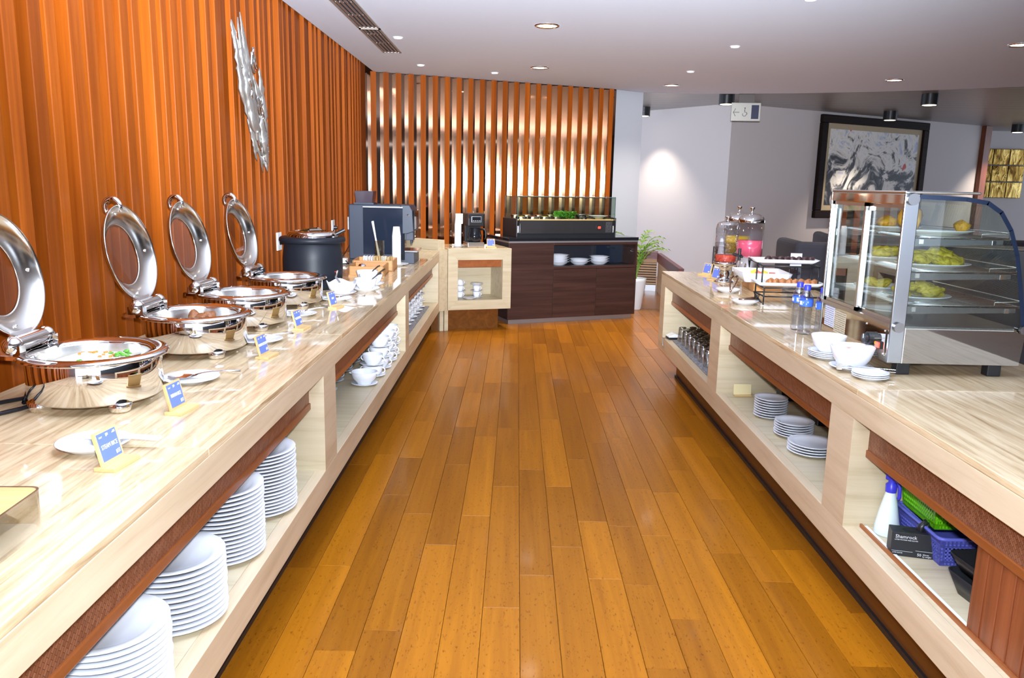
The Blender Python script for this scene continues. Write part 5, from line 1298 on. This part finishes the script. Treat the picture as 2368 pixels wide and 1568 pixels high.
# ------------------------------------------------------------------ heated display case
CX, CY = 1.400, 2.935
case = thing('food_warmer', 'stainless heated glass food display with curved front and three wire shelves', 'display case', (CX, CY, Z_TOP))
MZ = Z_TOP
Xs = 0.49; Ys = 0.685
zb0, zb1, ztp = 0.050, 0.185, 0.685
for (x, y_) in ((0.075, 0.05), (0.42, 0.05), (0.075, 0.63), (0.42, 0.63)):
    MB().box(x-0.026, y_-0.022, 0, x+0.026, y_+0.022, zb0).build('foot', M['black'], case, 0.004)
MB().box(0.0, 0.004, zb0, Xs-0.004, Ys-0.004, zb1).build('base', M['steel_mirror'], case, 0.002)
mdm = mat('dark_mirror', (0.34,0.31,0.27), 0.03, 1.0)
MB().add([(0.05, 0.0, zb0), (Xs, 0.0, zb0), (Xs+0.01, 0.0, zb1-0.005), (0.05, 0.0, zb1-0.005), (0.05, 0.005, zb0), (Xs, 0.005, zb0), (Xs+0.01, 0.005, zb1-0.005), (0.05, 0.005, zb1-0.005)],
         [(0,1,2,3), (7,6,5,4), (0,4,5,1), (1,5,6,2), (2,6,7,3), (3,7,4,0)]).build('end_panel', mdm, case)
MB().box(0.05, -0.001, zb0, 0.054, 0.0, zb1).build('panel_edge', M['chrome'], case)
for y_ in (-0.003, Ys-0.009):
    MB().box(-0.004, y_, zb0, 0.050, y_+0.012, ztp-0.01).build('post', M['steel_case'] if 'steel_case' in M else mat('bluish_steel', (0.46,0.49,0.52), 0.22, 1.0), case, 0.003)
MB().box(-0.003, 0.0, ztp-0.05, 0.05, Ys, ztp-0.010).build('top_rail', M['steel_mirror'], case, 0.004)
MB().box(-0.003, 0.0, ztp-0.010, 0.27, Ys, ztp).build('top_panel', M['steel'], case, 0.004)
for y_ in (-0.003, Ys+0.003):
    s_ = -1 if y_ < 0 else 1
    for (bx_, bz, rb) in ((0.023, ztp-0.030, 0.021), (0.023, zb1+0.002, 0.019), (Xs-0.005, zb1+0.002, 0.016)):
        MB().cyl((bx_, y_, bz), (bx_, y_ + s_*0.012, bz), rb, 28).build('bolt_cap', M['steel_dark'], case)
# profile of the curved glass (x, z)
prof = [(0.05, ztp-0.012), (0.22, ztp-0.018), (0.30, ztp-0.030), (0.355, ztp-0.065), (0.40, ztp-0.13), (0.435, ztp-0.22), (0.462, ztp-0.33), (0.485, ztp-0.44), (Xs+0.006, zb1-0.003)]
for y_ in (0.0, Ys-0.005):
    MB().prism([(0.05, zb1-0.003)] + prof, 0.0, 0.005, Matrix(((1,0,0,0), (0,0,-1,y_+0.005), (0,1,0,0), (0,0,0,1)))).build('side_glass', M['glass_case'], case)
    bd_ = MB(); 
    for (a, b_) in zip(prof[:-1], prof[1:]):
        a = Vector((a[0], 0, a[1])); b2 = Vector((b_[0], 0, b_[1])); nrm = Vector((-(b2-a).z, 0, (b2-a).x)).normalized()*-0.016
        bd_.add([a, b2, b2+nrm*-1 if False else b2-nrm*-1, a-nrm*-1], [(0,1,2,3)])
    for i, v_ in enumerate(bd_.v): bd_.v[i] = Vector((v_.x, y_ - 0.0008 if y_ == 0 else y_ + 0.0055, v_.z))
    bd_.build('glass_border', mat('navy_border', (0.012,0.022,0.05), 0.15), case)
cg = MB(); n = len(prof)
cg.add([(x, 0.006, z) for x, z in prof] + [(x, Ys-0.006, z) for x, z in prof], [(k, k+1, n+k+1, n+k) for k in range(n-1)], 0, True)
cg.build('curved_glass', M['glass_case'], case)
# rear sliding doors with white handle strips (facing the aisle)
zd0, zd1 = zb1 + 0.012, ztp - 0.05
MB().box(-0.004, 0.012, zb1-0.004, 0.030, Ys-0.012, zb1+0.012).build('door_track', M['steel'], case)
for k, (ya, yb, xo) in enumerate(((0.012, 0.355, 0.018), (0.335, Ys-0.012, 0.004))):
    fr_ = MB(); fr_.box(xo, ya, zd0, xo+0.010, ya+0.018, zd1); fr_.box(xo, yb-0.018, zd0, xo+0.010, yb, zd1); fr_.box(xo, ya, zd0, xo+0.010, yb, zd0+0.014); fr_.box(xo, ya, zd1-0.014, xo+0.010, yb, zd1)
    dr = fr_.build('sliding_door', M['steel'], case)
    MB().box(xo+0.004, ya+0.018, zd0+0.014, xo+0.006, yb-0.018, zd1-0.014).build('door_pane', M['glass_case'], dr)
    hx = (yb - 0.036) if k == 1 else (yb - 0.03)
    MB().box(xo-0.010, hx-0.011, zd0+0.02, xo+0.001, hx+0.011, zd1-0.03).build('door_handle', M['white_glow'] if 'white_glow' in M else M['white'], dr, 0.004)
# controls on the base
MB().box(-0.004, 0.03, zb0+0.022, 0.0, 0.205, zb1-0.014).build('control_plate', M['steel_mirror'], case, 0.001)
kb = MB(); kb.cyl((-0.004, 0.145, 0.117), (-0.022, 0.145, 0.117), 0.026, 28); kb.cyl((-0.022, 0.145, 0.117), (-0.036, 0.145, 0.117), 0.019, 28)
kn = kb.build('knob', M['black'], case)
MB().box(-0.0375, 0.143, 0.117, -0.0355, 0.147, 0.134).build('pointer', M['white'], kn)
MB().cyl((-0.004, 0.098, 0.108), (-0.010, 0.098, 0.108), 0.007, 16).build('pilot_lamp', mat('amber_lens', (0.8,0.35,0.02), 0.2), case)
MB().box(-0.010, 0.052, 0.092, -0.004, 0.088, 0.120).build('switch_frame', M['black'], case)
MB().box(-0.015, 0.058, 0.096, -0.009, 0.082, 0.116).build('rocker_switch', mat('red_rocker', (0.9,0.05,0.03), 0.3, emit=(1,0.06,0.03), estr=2.5), case)
for (y_, z) in ((0.036, 0.166), (0.198, 0.166), (0.036, 0.078), (0.198, 0.078)): MB().ball((-0.005, y_, z), 0.004, 10, 6).build('screw', M['chrome'], case)
def label_mat(name, basec, inkc, rows):
    m = mat(name, basec, 0.5); N, L, b = nodes(m)
    v = coords(m, (1, 1, 1), (0,0,0), False, 'Generated'); s = N.new('ShaderNodeSeparateXYZ'); L.new(v, s.inputs[0])
    mu = N.new('ShaderNodeMath'); mu.operation = 'MULTIPLY'; mu.inputs[1].default_value = rows; L.new(s.outputs['Z'], mu.inputs[0])
    fr = N.new('ShaderNodeMath'); fr.operation = 'FRACT'; L.new(mu.outputs[0], fr.inputs[0])
    nz = noise(m, coords(m, (1, 40, rows*1.0), (0,0,0), False, 'Generated'), 1.0, 1)
    g1 = N.new('ShaderNodeMath'); g1.operation = 'GREATER_THAN'; g1.inputs[1].default_value = 0.6; L.new(fr.outputs[0], g1.inputs[0])
    g2 = N.new('ShaderNodeMath'); g2.operation = 'GREATER_THAN'; g2.inputs[1].default_value = 0.47; L.new(nz, g2.inputs[0])
    mm2 = N.new('ShaderNodeMath'); mm2.operation = 'MULTIPLY'; L.new(g1.outputs[0], mm2.inputs[0]); L.new(g2.outputs[0], mm2.inputs[1])
    setc(m, mix(m, mm2.outputs[0], basec, inkc)); return m
MB().box(-0.0012, 0.535, 0.088, 0.0, 0.640, 0.178).build('rating_label', label_mat('rating_label', (0.66,0.68,0.78), (0.12,0.10,0.22), 10), case)
MB().box(-0.0012, 0.412, 0.075, 0.0, 0.530, 0.172).build('warning_label', label_mat('warning_label', (0.62,0.54,0.38), (0.10,0.08,0.06), 11), case)
vg_ = MB()
for r in range(9): vg_.box(-0.0012, 0.075, 0.056 - 0.0*r + 0.004*r - 0.002, 0.0, 0.155, 0.058 + 0.004*r - 0.002)
# wire shelves
SH = [0.520, 0.395, 0.270]
mwire = M['chrome']
for i, zs in enumerate(SH):
    wdt = (0.355, 0.40, 0.435)[i]; x0 = 0.045
    rk = MB()
    for s_ in (0.018, Ys-0.018): rk.tube([(x0, s_, zs), (x0+wdt, s_, zs)], 0.003, 6)
    for x in (x0, x0+wdt*0.33, x0+wdt*0.66, x0+wdt): rk.tube([(x, 0.018, zs-0.003), (x, Ys-0.018, zs-0.003)], 0.003, 6)
    for k in range(34):
        y_ = 0.03 + k*(Ys-0.06)/33; rk.tube([(x0, y_, zs), (x0+wdt, y_, zs)], 0.0013, 5)
    rk.tube([(x0+wdt-0.10, 0.018, zs), (x0+wdt-0.10, 0.018, zs+0.014), (x0+wdt, 0.018, zs+0.020), (x0+wdt, 0.018, zs)], 0.002, 6)
    rk.tube([(x0+wdt, 0.018, zs+0.02), (x0+wdt, Ys-0.018, zs+0.02)], 0.002, 6)
    sh_ = rk.build('wire_shelf', mwire, case)
    br_ = MB()
    for s_ in (0.008, Ys-0.014):
        br_.add([(0.03, s_, zs-0.006), (wdt+0.02, s_, zs-0.006), (wdt+0.02, s_, zs-0.022), (0.03, s_, zs-0.034), (0.03, s_+0.006, zs-0.006), (wdt+0.02, s_+0.006, zs-0.006), (wdt+0.02, s_+0.006, zs-0.022), (0.03, s_+0.006, zs-0.034)],
                [(0,1,2,3), (7,6,5,4), (0,4,5,1), (1,5,6,2), (2,6,7,3), (3,7,4,0)])
    br_.build('bracket', M['steel_dark'], sh_)
    for x in (0.07, wdt-0.02): MB().box(x, 0.005, zs-0.024, x+0.014, 0.009, zs-0.008).build('clip', M['chrome'], sh_)
MB().box(0.03, 0.01, zb1, Xs-0.01, Ys-0.01, zb1+0.004).build('floor_pan', M['steel_dark'], case)
# plates and fried food inside
op = {}
def oval(sx_, sy_, h=0.02):
    me = plate_mesh(0.10, h, foot=0.6); me.transform(Matrix.Diagonal((sx_/0.10, sy_/0.10, 1, 1))); return me
def cpt(x, y_, z): return (CX + x, CY + y_, MZ + z)
GF = 'food plates inside the glass warmer'
fp = [(0, 0.215, 0.17, 0.135, 0.10, 'white oval plate with two fried chicken pieces on the top warmer shelf'),
      (0, 0.18, 0.46, 0.11, 0.11, 'white plate with one golden chicken piece, further back on the top warmer shelf'),
      (1, 0.205, 0.16, 0.140, 0.11, 'white oval plate heaped with battered fritters on middle warmer shelf'),
      (1, 0.17, 0.46, 0.115, 0.11, 'white plate with few fritters further back on the middle warmer shelf'),
      (2, 0.165, 0.17, 0.125, 0.11, 'white oval plate heaped with green fritters on the bottom warmer shelf'),
      (2, 0.16, 0.46, 0.115, 0.11, 'white plate with thin omelette further back on the bottom warmer shelf')]
for sh_i, x, y_, sx_, sy_, lab in fp:
    tag(link('food_plate', oval(sx_, sy_), None, cpt(x, y_, SH[sh_i] + 0.0015), 0), lab, 'plate', GF)
tag(link('food_plate', oval(0.10, 0.10), None, cpt(0.15, 0.36, zb1 + 0.004), 0), 'empty white plate on the warmer floor', 'plate', GF)
mch = rough_mat('fried_chicken', [(0.42,0.17,0.02), (0.70,0.36,0.03), (0.78,0.48,0.06)], 50, 0.45); mfr2 = rough_mat('batter_fritter', [(0.22,0.20,0.015), (0.52,0.42,0.03), (0.66,0.52,0.08)], 45, 0.4, 1.0)
chm = [nugget('chicken_piece', mch, 60+s_, 0.042, 0.30) for s_ in range(3)]; frm = [nugget('fritter', mfr2, 70+s_, 0.030, 0.34) for s_ in range(4)]
o = link('chicken_piece', chm[0], None, cpt(0.115, 0.19, SH[0]+0.060), 0.4); o.scale = (0.9,0.9,1.3); tag(o, 'large golden fried chicken piece beside the warmer post on top shelf', 'chicken', 'fried chicken in the warmer')
o = link('chicken_piece', chm[1], None, cpt(0.295, 0.15, SH[0]+0.038), 0.9); o.scale = (0.62,0.62,0.6); tag(o, 'small yellow fried chicken piece at the plate end toward the curved glass', 'chicken', 'fried chicken in the warmer')
o = link('chicken_piece', chm[2], None, cpt(0.15, 0.46, SH[0]+0.036), 0.2); o.scale = (0.9,0.9,0.6); tag(o, 'golden fried chicken piece on the back plate of top warmer shelf', 'chicken', 'fried chicken in the warmer')
rg = random.Random(31)
def heap(cx, cy, z, n, sxx, syy, lab, group, hmax):
    for k in range(n):
        a = rg.uniform(0, 6.28); d = math.sqrt(rg.uniform(0, 1)); x = d*math.cos(a); y_ = d*math.sin(a)
        o = link('fritter', frm[k % 4], None, cpt(cx + x*sxx, cy + y_*syy, z + 0.022 + hmax*(1-d)*rg.uniform(0.4, 1)), rg.uniform(0, 6)); o.rotation_euler = (rg.uniform(-.6,.6), rg.uniform(-.6,.6), rg.uniform(0, 6)); o.scale = (1, 1, 0.62)
        tag(o, lab, 'fritter', group)
heap(0.205, 0.16, SH[1]+0.008, 24, 0.095, 0.075, 'yellow green battered fritter in the heap on the middle warmer shelf', 'fritters on the middle shelf', 0.05)
heap(0.165, 0.17, SH[2]+0.008, 18, 0.075, 0.07, 'yellow green battered fritter in the heap on the bottom warmer shelf', 'fritters on the bottom shelf', 0.04)
heap(0.17, 0.46, SH[1]+0.008, 6, 0.05, 0.05, 'battered fritter on the back plate of the middle warmer shelf', 'fritters on the back plate', 0.02)
heap(0.16, 0.46, SH[2]+0.004, 4, 0.05, 0.05, 'thin omelette slice on the back plate of the bottom warmer shelf', 'omelette on the back plate', 0.0)

# bowls before the warmer
GR = 'bowls before the glass warmer'
plates(1.292, 3.235, Z_TOP, 0.078, 4, 0.007, 'white saucer plate, @ of the pile under the deep bowl by bottles', GR, name='saucer_plate', h=0.016)
ba = bowlproto('deep_bowl', 0.070, 0.068, 'white deep bowl upon a pile of saucers beside water bottles'); ba.location = (1.292, 3.235, Z_TOP + 0.0295); ba['group'] = GR
tag(link('saucer_plate', plate_mesh(0.082, 0.016), None, (1.312, 3.045, Z_TOP), 0), 'white saucer under the condiment bowl before warmer controls', 'plate', GR)
bb = bowlproto('deep_bowl', 0.083, 0.082, 'white deep bowl of red condiment before the warmer controls'); bb.location = (1.312, 3.045, Z_TOP + 0.0085); bb['group'] = GR
MB().lathe([(0, 0.066), (0.072, 0.064)], 24).build('condiment', rough_mat('condiment', [(0.75,0.72,0.68), (0.78,0.74,0.70), (0.55,0.12,0.05)], 30), bb)
plates(1.318, 2.885, Z_TOP, 0.066, 3, 0.007, 'white small plate, @ of the pile of three beside steel tongs', GR, name='small_plate', h=0.014)
st_ = thing('serrated_tongs', 'steel tongs with serrated ends across the small plates', 'tongs', (1.232, 2.965, Z_TOP + 0.030), R_(-14))
for s_ in (0, 1): MB().add([(0,0,0), (0.20,0,-0.003), (0.20,0.016,-0.003), (0,0.02,0), (0,0,0.003), (0.20,0,0.0), (0.20,0.016,0.0), (0,0.02,0.003)], [(0,3,2,1), (4,5,6,7), (0,1,5,4), (1,2,6,5), (2,3,7,6), (3,0,4,7)], 0, False, Matrix.Translation((0, 0, -0.010*s_))).build('arm', M['chrome'], st_)
MB().box(-0.006, -0.001, -0.016, 0.012, 0.022, 0.004).build('tong_hinge', M['steel'], st_)
for k in range(8): MB().box(0.13 + 0.009*k, -0.004, -0.003, 0.135 + 0.009*k, 0.0, 0.0).build('tooth', M['chrome'], st_)

# ================================================================== RIGHT SHELVES
# first opening: drinking glasses on a grey mat
tag(MB().box(1.252, 5.02, S, 1.80, 6.22, S + 0.004).build('rubber_mat', M['mat']), 'grey ribbed mat under the upturned drinking glasses', 'mat')
gm_ = MB().lathe([(0.034, 0.0), (0.036, 0.002), (0.0335, 0.060), (0.030, 0.112), (0.027, 0.118), (0, 0.119), (0, 0.108), (0.027, 0.106), (0.0325, 0.0)], 24)
mgl = thin_glass('tumbler_glass', (0.93,0.94,0.94), 2.0, 0.04, 0.06)
gme = gm_.mesh('tumbler', [mgl])
gbase = MB().lathe([(0.0305, 0.106), (0.029, 0.116), (0.025, 0.1195), (0, 0.1195), (0, 0.109), (0.029, 0.107)], 24).mesh('glass_base', thin_glass('glass_base', (0.62,0.62,0.57), 2.0, 0.05, 0.06))
for i in range(13):
    for j in range(6):
        x = 1.315 + 0.080*j + (0.04 if i % 2 else 0); y_ = 5.30 + 0.072*i
        if y_ > 6.18 or x > 1.75: continue
        t = thing('drinking_glass', 'clear upturned drinking glass, row %s from near pillar, %s from shelf front' % (['one','two','three','four','five','six','seven','eight','nine','ten','eleven','twelve','thirteen'][i], ['first','second','third','fourth','fifth','sixth'][j]), 'glass', (x, y_, S + 0.004), 0, 'upturned drinking glasses')
        link('tumbler', gme, t); link('glass_base', gbase, t)
cr = thing('card_reader', 'small white and black card reader at the shelf end beside glasses', 'card reader', (1.275, 6.30, S), R_(8))
MB().box(-0.05, -0.04, 0, 0.06, 0.05, 0.018).build('base', M['black'], cr, 0.003)
MB().prism([(-0.05, 0.018), (0.06, 0.018), (0.06, 0.030), (0.0, 0.048), (-0.05, 0.026)], -0.05, 0.04, Matrix(((1,0,0,0),(0,0,-1,0),(0,1,0,0),(0,0,0,1)))).build('cover', M['white'], cr, 0.003)
MB().tube([(-0.05, 0.0, 0.01), (-0.09, -0.02, 0.012), (-0.105, -0.05, -0.03), (-0.098, -0.06, -0.06)], 0.004, 8).build('cable', M['alu'], cr)
# second opening: plates, card, black pots
plates(1.376, 4.13, S, 0.087, 8, 0.0135, 'white side plate, @ of the eight high stack beside wooden card', 'plates on right shelf', name='side_plate', h=0.016)
plates(1.388, 3.80, S, 0.095, 6, 0.012, 'white coupe plate, @ of the middle stack on right shelf', 'plates on right shelf', name='coupe_plate', h=0.020)
plates(1.388, 3.545, S, 0.112, 4, 0.0125, 'white dinner plate, @ of the low right shelf stack beside stone pillar', 'plates on right shelf', name='dinner_plate', h=0.018)
cb = thing('blank_card', 'blank pale yellow wooden card holder on right shelf', 'card holder', (1.345, 4.56, S), R_(4))
MB().box(-0.052, -0.022, 0, 0.052, 0.012, 0.008).build('base', M['bamboo'], cb, 0.001)
MB().box(-0.052, -0.006, 0.006, 0.052, 0.000, 0.068, 0, Matrix.Rotation(R_(-8), 4, 'X')).build('board', mat('pale_yellow_board', (0.78,0.66,0.36), 0.6), cb)
for (x, y_, w_, h_, lab) in [(1.60, 4.50, 0.06, 0.16, 'black plastic box at the back of right shelf, beside the stone pillar'), (1.63, 4.02, 0.06, 0.18, 'black plastic box at the back of right shelf, beside the black jug')]:
    t = thing('black_box', lab, 'box', (x, y_, S), 0, 'black boxes at the back of right shelf')
    MB().box(-w_, -w_*0.8, 0, w_, w_*0.8, h_).build('body', M['black'], t, 0.004); MB().box(-w_*1.03, -w_*0.83, h_-0.02, w_*1.03, w_*0.83, h_+0.004).build('lid', M['black_gloss'], t, 0.003)
jg2 = thing('glass_jug', 'black glass coffee jug at the back of right shelf', 'jug', (1.68, 3.82, S))
MB().lathe([(0, 0), (0.085, 0), (0.10, 0.02), (0.10, 0.12), (0.075, 0.19), (0.07, 0.21)], 32).build('body', M['black_gloss'], jg2)
MB().tube([(-0.07, 0.02, 0.19), (-0.12, 0.03, 0.18), (-0.125, 0.03, 0.10), (-0.10, 0.025, 0.06)], 0.009, 8).build('handle', M['black'], jg2)
MB().cyl((-0.02, -0.12, 0.0), (-0.02, -0.12, 0.16), 0.012, 12).build('measure', M['black_gloss'], jg2)

# third opening: spray bottle, baskets, glove box, black lids
sprb = thing('spray_bottle', 'translucent spray bottle with blue trigger head', 'spray bottle', (1.338, 2.672, S), R_(-60))
MB().lathe([(0, 0), (0.040, 0), (0.043, 0.006), (0.042, 0.03), (0.026, 0.115), (0.017, 0.155), (0.015, 0.162)], 32).build('body', mat('milky_plastic', (0.72,0.82,0.82), 0.3), sprb)
MB().lathe([(0.0185, 0.158), (0.0195, 0.185), (0.012, 0.192), (0.010, 0.21), (0, 0.21)], 24).build('collar', mat('blue_trigger', (0.05,0.05,0.62), 0.35), sprb)
hd = MB(); hd.box(-0.020, -0.010, 0.200, 0.034, 0.010, 0.232); hd.cyl((0.030, 0, 0.218), (0.046, 0, 0.218), 0.010, 16); hd.tube([(0.020, 0, 0.205), (0.032, 0, 0.185), (0.034, 0, 0.150), (0.030, 0, 0.140)], 0.007, 8)
hd.build('trigger_head', mat('blue_trigger_head', (0.05,0.05,0.62), 0.35), sprb, 0.003)

def basket(name, lab, loc, rotz, wx, wy, h, m, tap=0.03, rows=7, tilt=None, hole=True):
    t = thing(name, lab, 'basket', loc, rotz)
    if tilt: t.rotation_euler = tilt
    # four perforated walls built as bars
    corners = [(-wx, -wy), (wx, -wy), (wx, wy), (-wx, wy)]
    for s_i in range(4):
        a = Vector((*corners[s_i], 0)); b_ = Vector((*corners[(s_i+1) % 4], 0)); L = (b_ - a).length; w_ = MB()
        def pnt(u_, z): 
            p = a.lerp(b_, u_); k = 1 - tap/wx*(1 - z/h); return Vector((p.x*k, p.y*(1 - tap/wy*(1 - z/h)), z))
        nv = int(L/0.013); 
        inn = Vector((0, 0, 0.5*h))
        def quadbar(u0, u1, z0, z1):
            ps = [pnt(u0, z0), pnt(u1, z0), pnt(u1, z1), pnt(u0, z1)]; ps2 = [p + Vector((-p.x, -p.y, 0)).normalized()*0.0025 for p in ps]
            w_.add(ps + ps2, [(0,1,2,3), (7,6,5,4), (0,4,5,1), (1,5,6,2), (2,6,7,3), (3,7,4,0)])
        for k in range(nv+1):
            u_ = k/nv; e = 0.0034/L; quadbar(max(0, u_-e), min(1, u_+e), 0.0, h)
        for r in range(rows+1):
            z = h*r/rows; quadbar(0, 1, max(0, z-0.004), min(h, z+0.004))
        quadbar(0, 0.07, 0, h); quadbar(0.93, 1, 0, h); quadbar(0, 1, 0, 0.02); quadbar(0, 1, h-0.03, h)
        w_.build('wall_panel', m, t)
    MB().box(-wx+tap, -wy+tap, 0, wx-tap, wy-tap, 0.003).build('bottom', m, t)
    rm = MB().tube([(x, y_, h) for x, y_ in rrect(wx+0.002, wy+0.002, 0.02)], 0.006, 8, closed=True).build('rim', m, t)
    return t
mgreen = mat('green_plastic', (0.16,0.62,0.01), 0.35); mblue = mat('blue_plastic', (0.13,0.15,0.62), 0.35)
basket('plastic_basket', 'blue perforated plastic basket on the lowest right shelf', (1.515, 2.565, S), R_(0), 0.130, 0.152, 0.100, mblue, 0.018, 7)
basket('plastic_basket', 'bright green perforated basket nested above the blue basket', (1.515, 2.585, S + 0.106), R_(0), 0.138, 0.130, 0.150, mgreen, 0.020, 9)
gbx = thing('glove_box', 'black latex glove box lettered Shamrock in front of blue basket', 'glove box', (1.302, 2.585, S + 0.0125), R_(16))
bw, bd2, bh = 0.105, 0.060, 0.084
# local: front face looks towards -y
mgb = mat('black_carton', (0.022,0.023,0.027), 0.4)
gbx.location = (1.352, 2.515, S); gbx.rotation_euler = (0, 0, R_(-14))
MB().box(-bw/2-0.02, -bd2/2, 0.0, bw/2+0.01, bd2/2, bh).build('carton', mgb, gbx, 0.0015)
MB().lathe([(0, 0), (1, 0)], 24, Matrix.Translation((0, 0, bh+0.0006)) @ Matrix.Diagonal((0.038, 0.018, 1, 1))).build('opening', M['shadow_black'], gbx)
gv = MB(); gv.tube([(0.015, 0.0, bh-0.01), (0.022, 0.004, bh+0.014), (0.034, 0.008, bh+0.030), (0.030, 0.012, bh+0.038)], 0.012, 8, rs=[0.010, 0.013, 0.010, 0.005]); gv.tube([(0.034, 0.0, bh+0.008), (0.046, 0.006, bh+0.030)], 0.008, 8, rs=[0.012, 0.004])
gv.build('glove', M['black'], gbx)
Fm = Matrix.Translation((0, -bd2/2 - 0.0006, 0)) @ Matrix.Rotation(R_(90), 4, 'X')
mpr = mat('silver_print', (0.72,0.73,0.75), 0.5)
text('Shamrock', 0.0165, mpr, gbx, Fm @ Matrix.Translation((-0.062, bh-0.015, 0)), align='LEFT')
text('LATEX POWDER FREE GLOVES', 0.0052, mpr, gbx, Fm @ Matrix.Translation((-0.063, bh-0.026, 0)), align='LEFT')
text('50', 0.013, mpr, gbx, Fm @ Matrix.Translation((0.010, 0.011, 0)), align='LEFT')
text('Gloves\nby weight', 0.0068, mpr, gbx, Fm @ Matrix.Translation((0.027, 0.010, 0)), align='LEFT')
text('LATEX GLOVES', 0.0045, mpr, gbx, Fm @ Matrix.Translation((-0.066, 0.012, 0)), align='LEFT')
pl_ = MB()
for (x0, z0, x1, z1) in ((-0.069, 0.018, -0.004, 0.0188), (0.004, 0.024, 0.059, 0.0248)): pl_.box(x0, -bd2/2-0.001, z0, x1, -bd2/2-0.0004, z1)
pl_.build('printed_line', mpr, gbx)['kind'] = 'stuff'
for i, (zz, lab) in enumerate(((0.0, 'black plastic lid lying flat on right shelf beside blue basket'), (0.075, 'black tray stacked above the lid beside the sliding door'))):
    o = thing('black_tray', lab, 'tray', (1.47, 2.16, S + zz), R_(6))
    tray(MB(), 0.12, 0.14, 0.07 if i == 0 else 0.05, 0.005, 0.025).build('shell', M['black'], o)
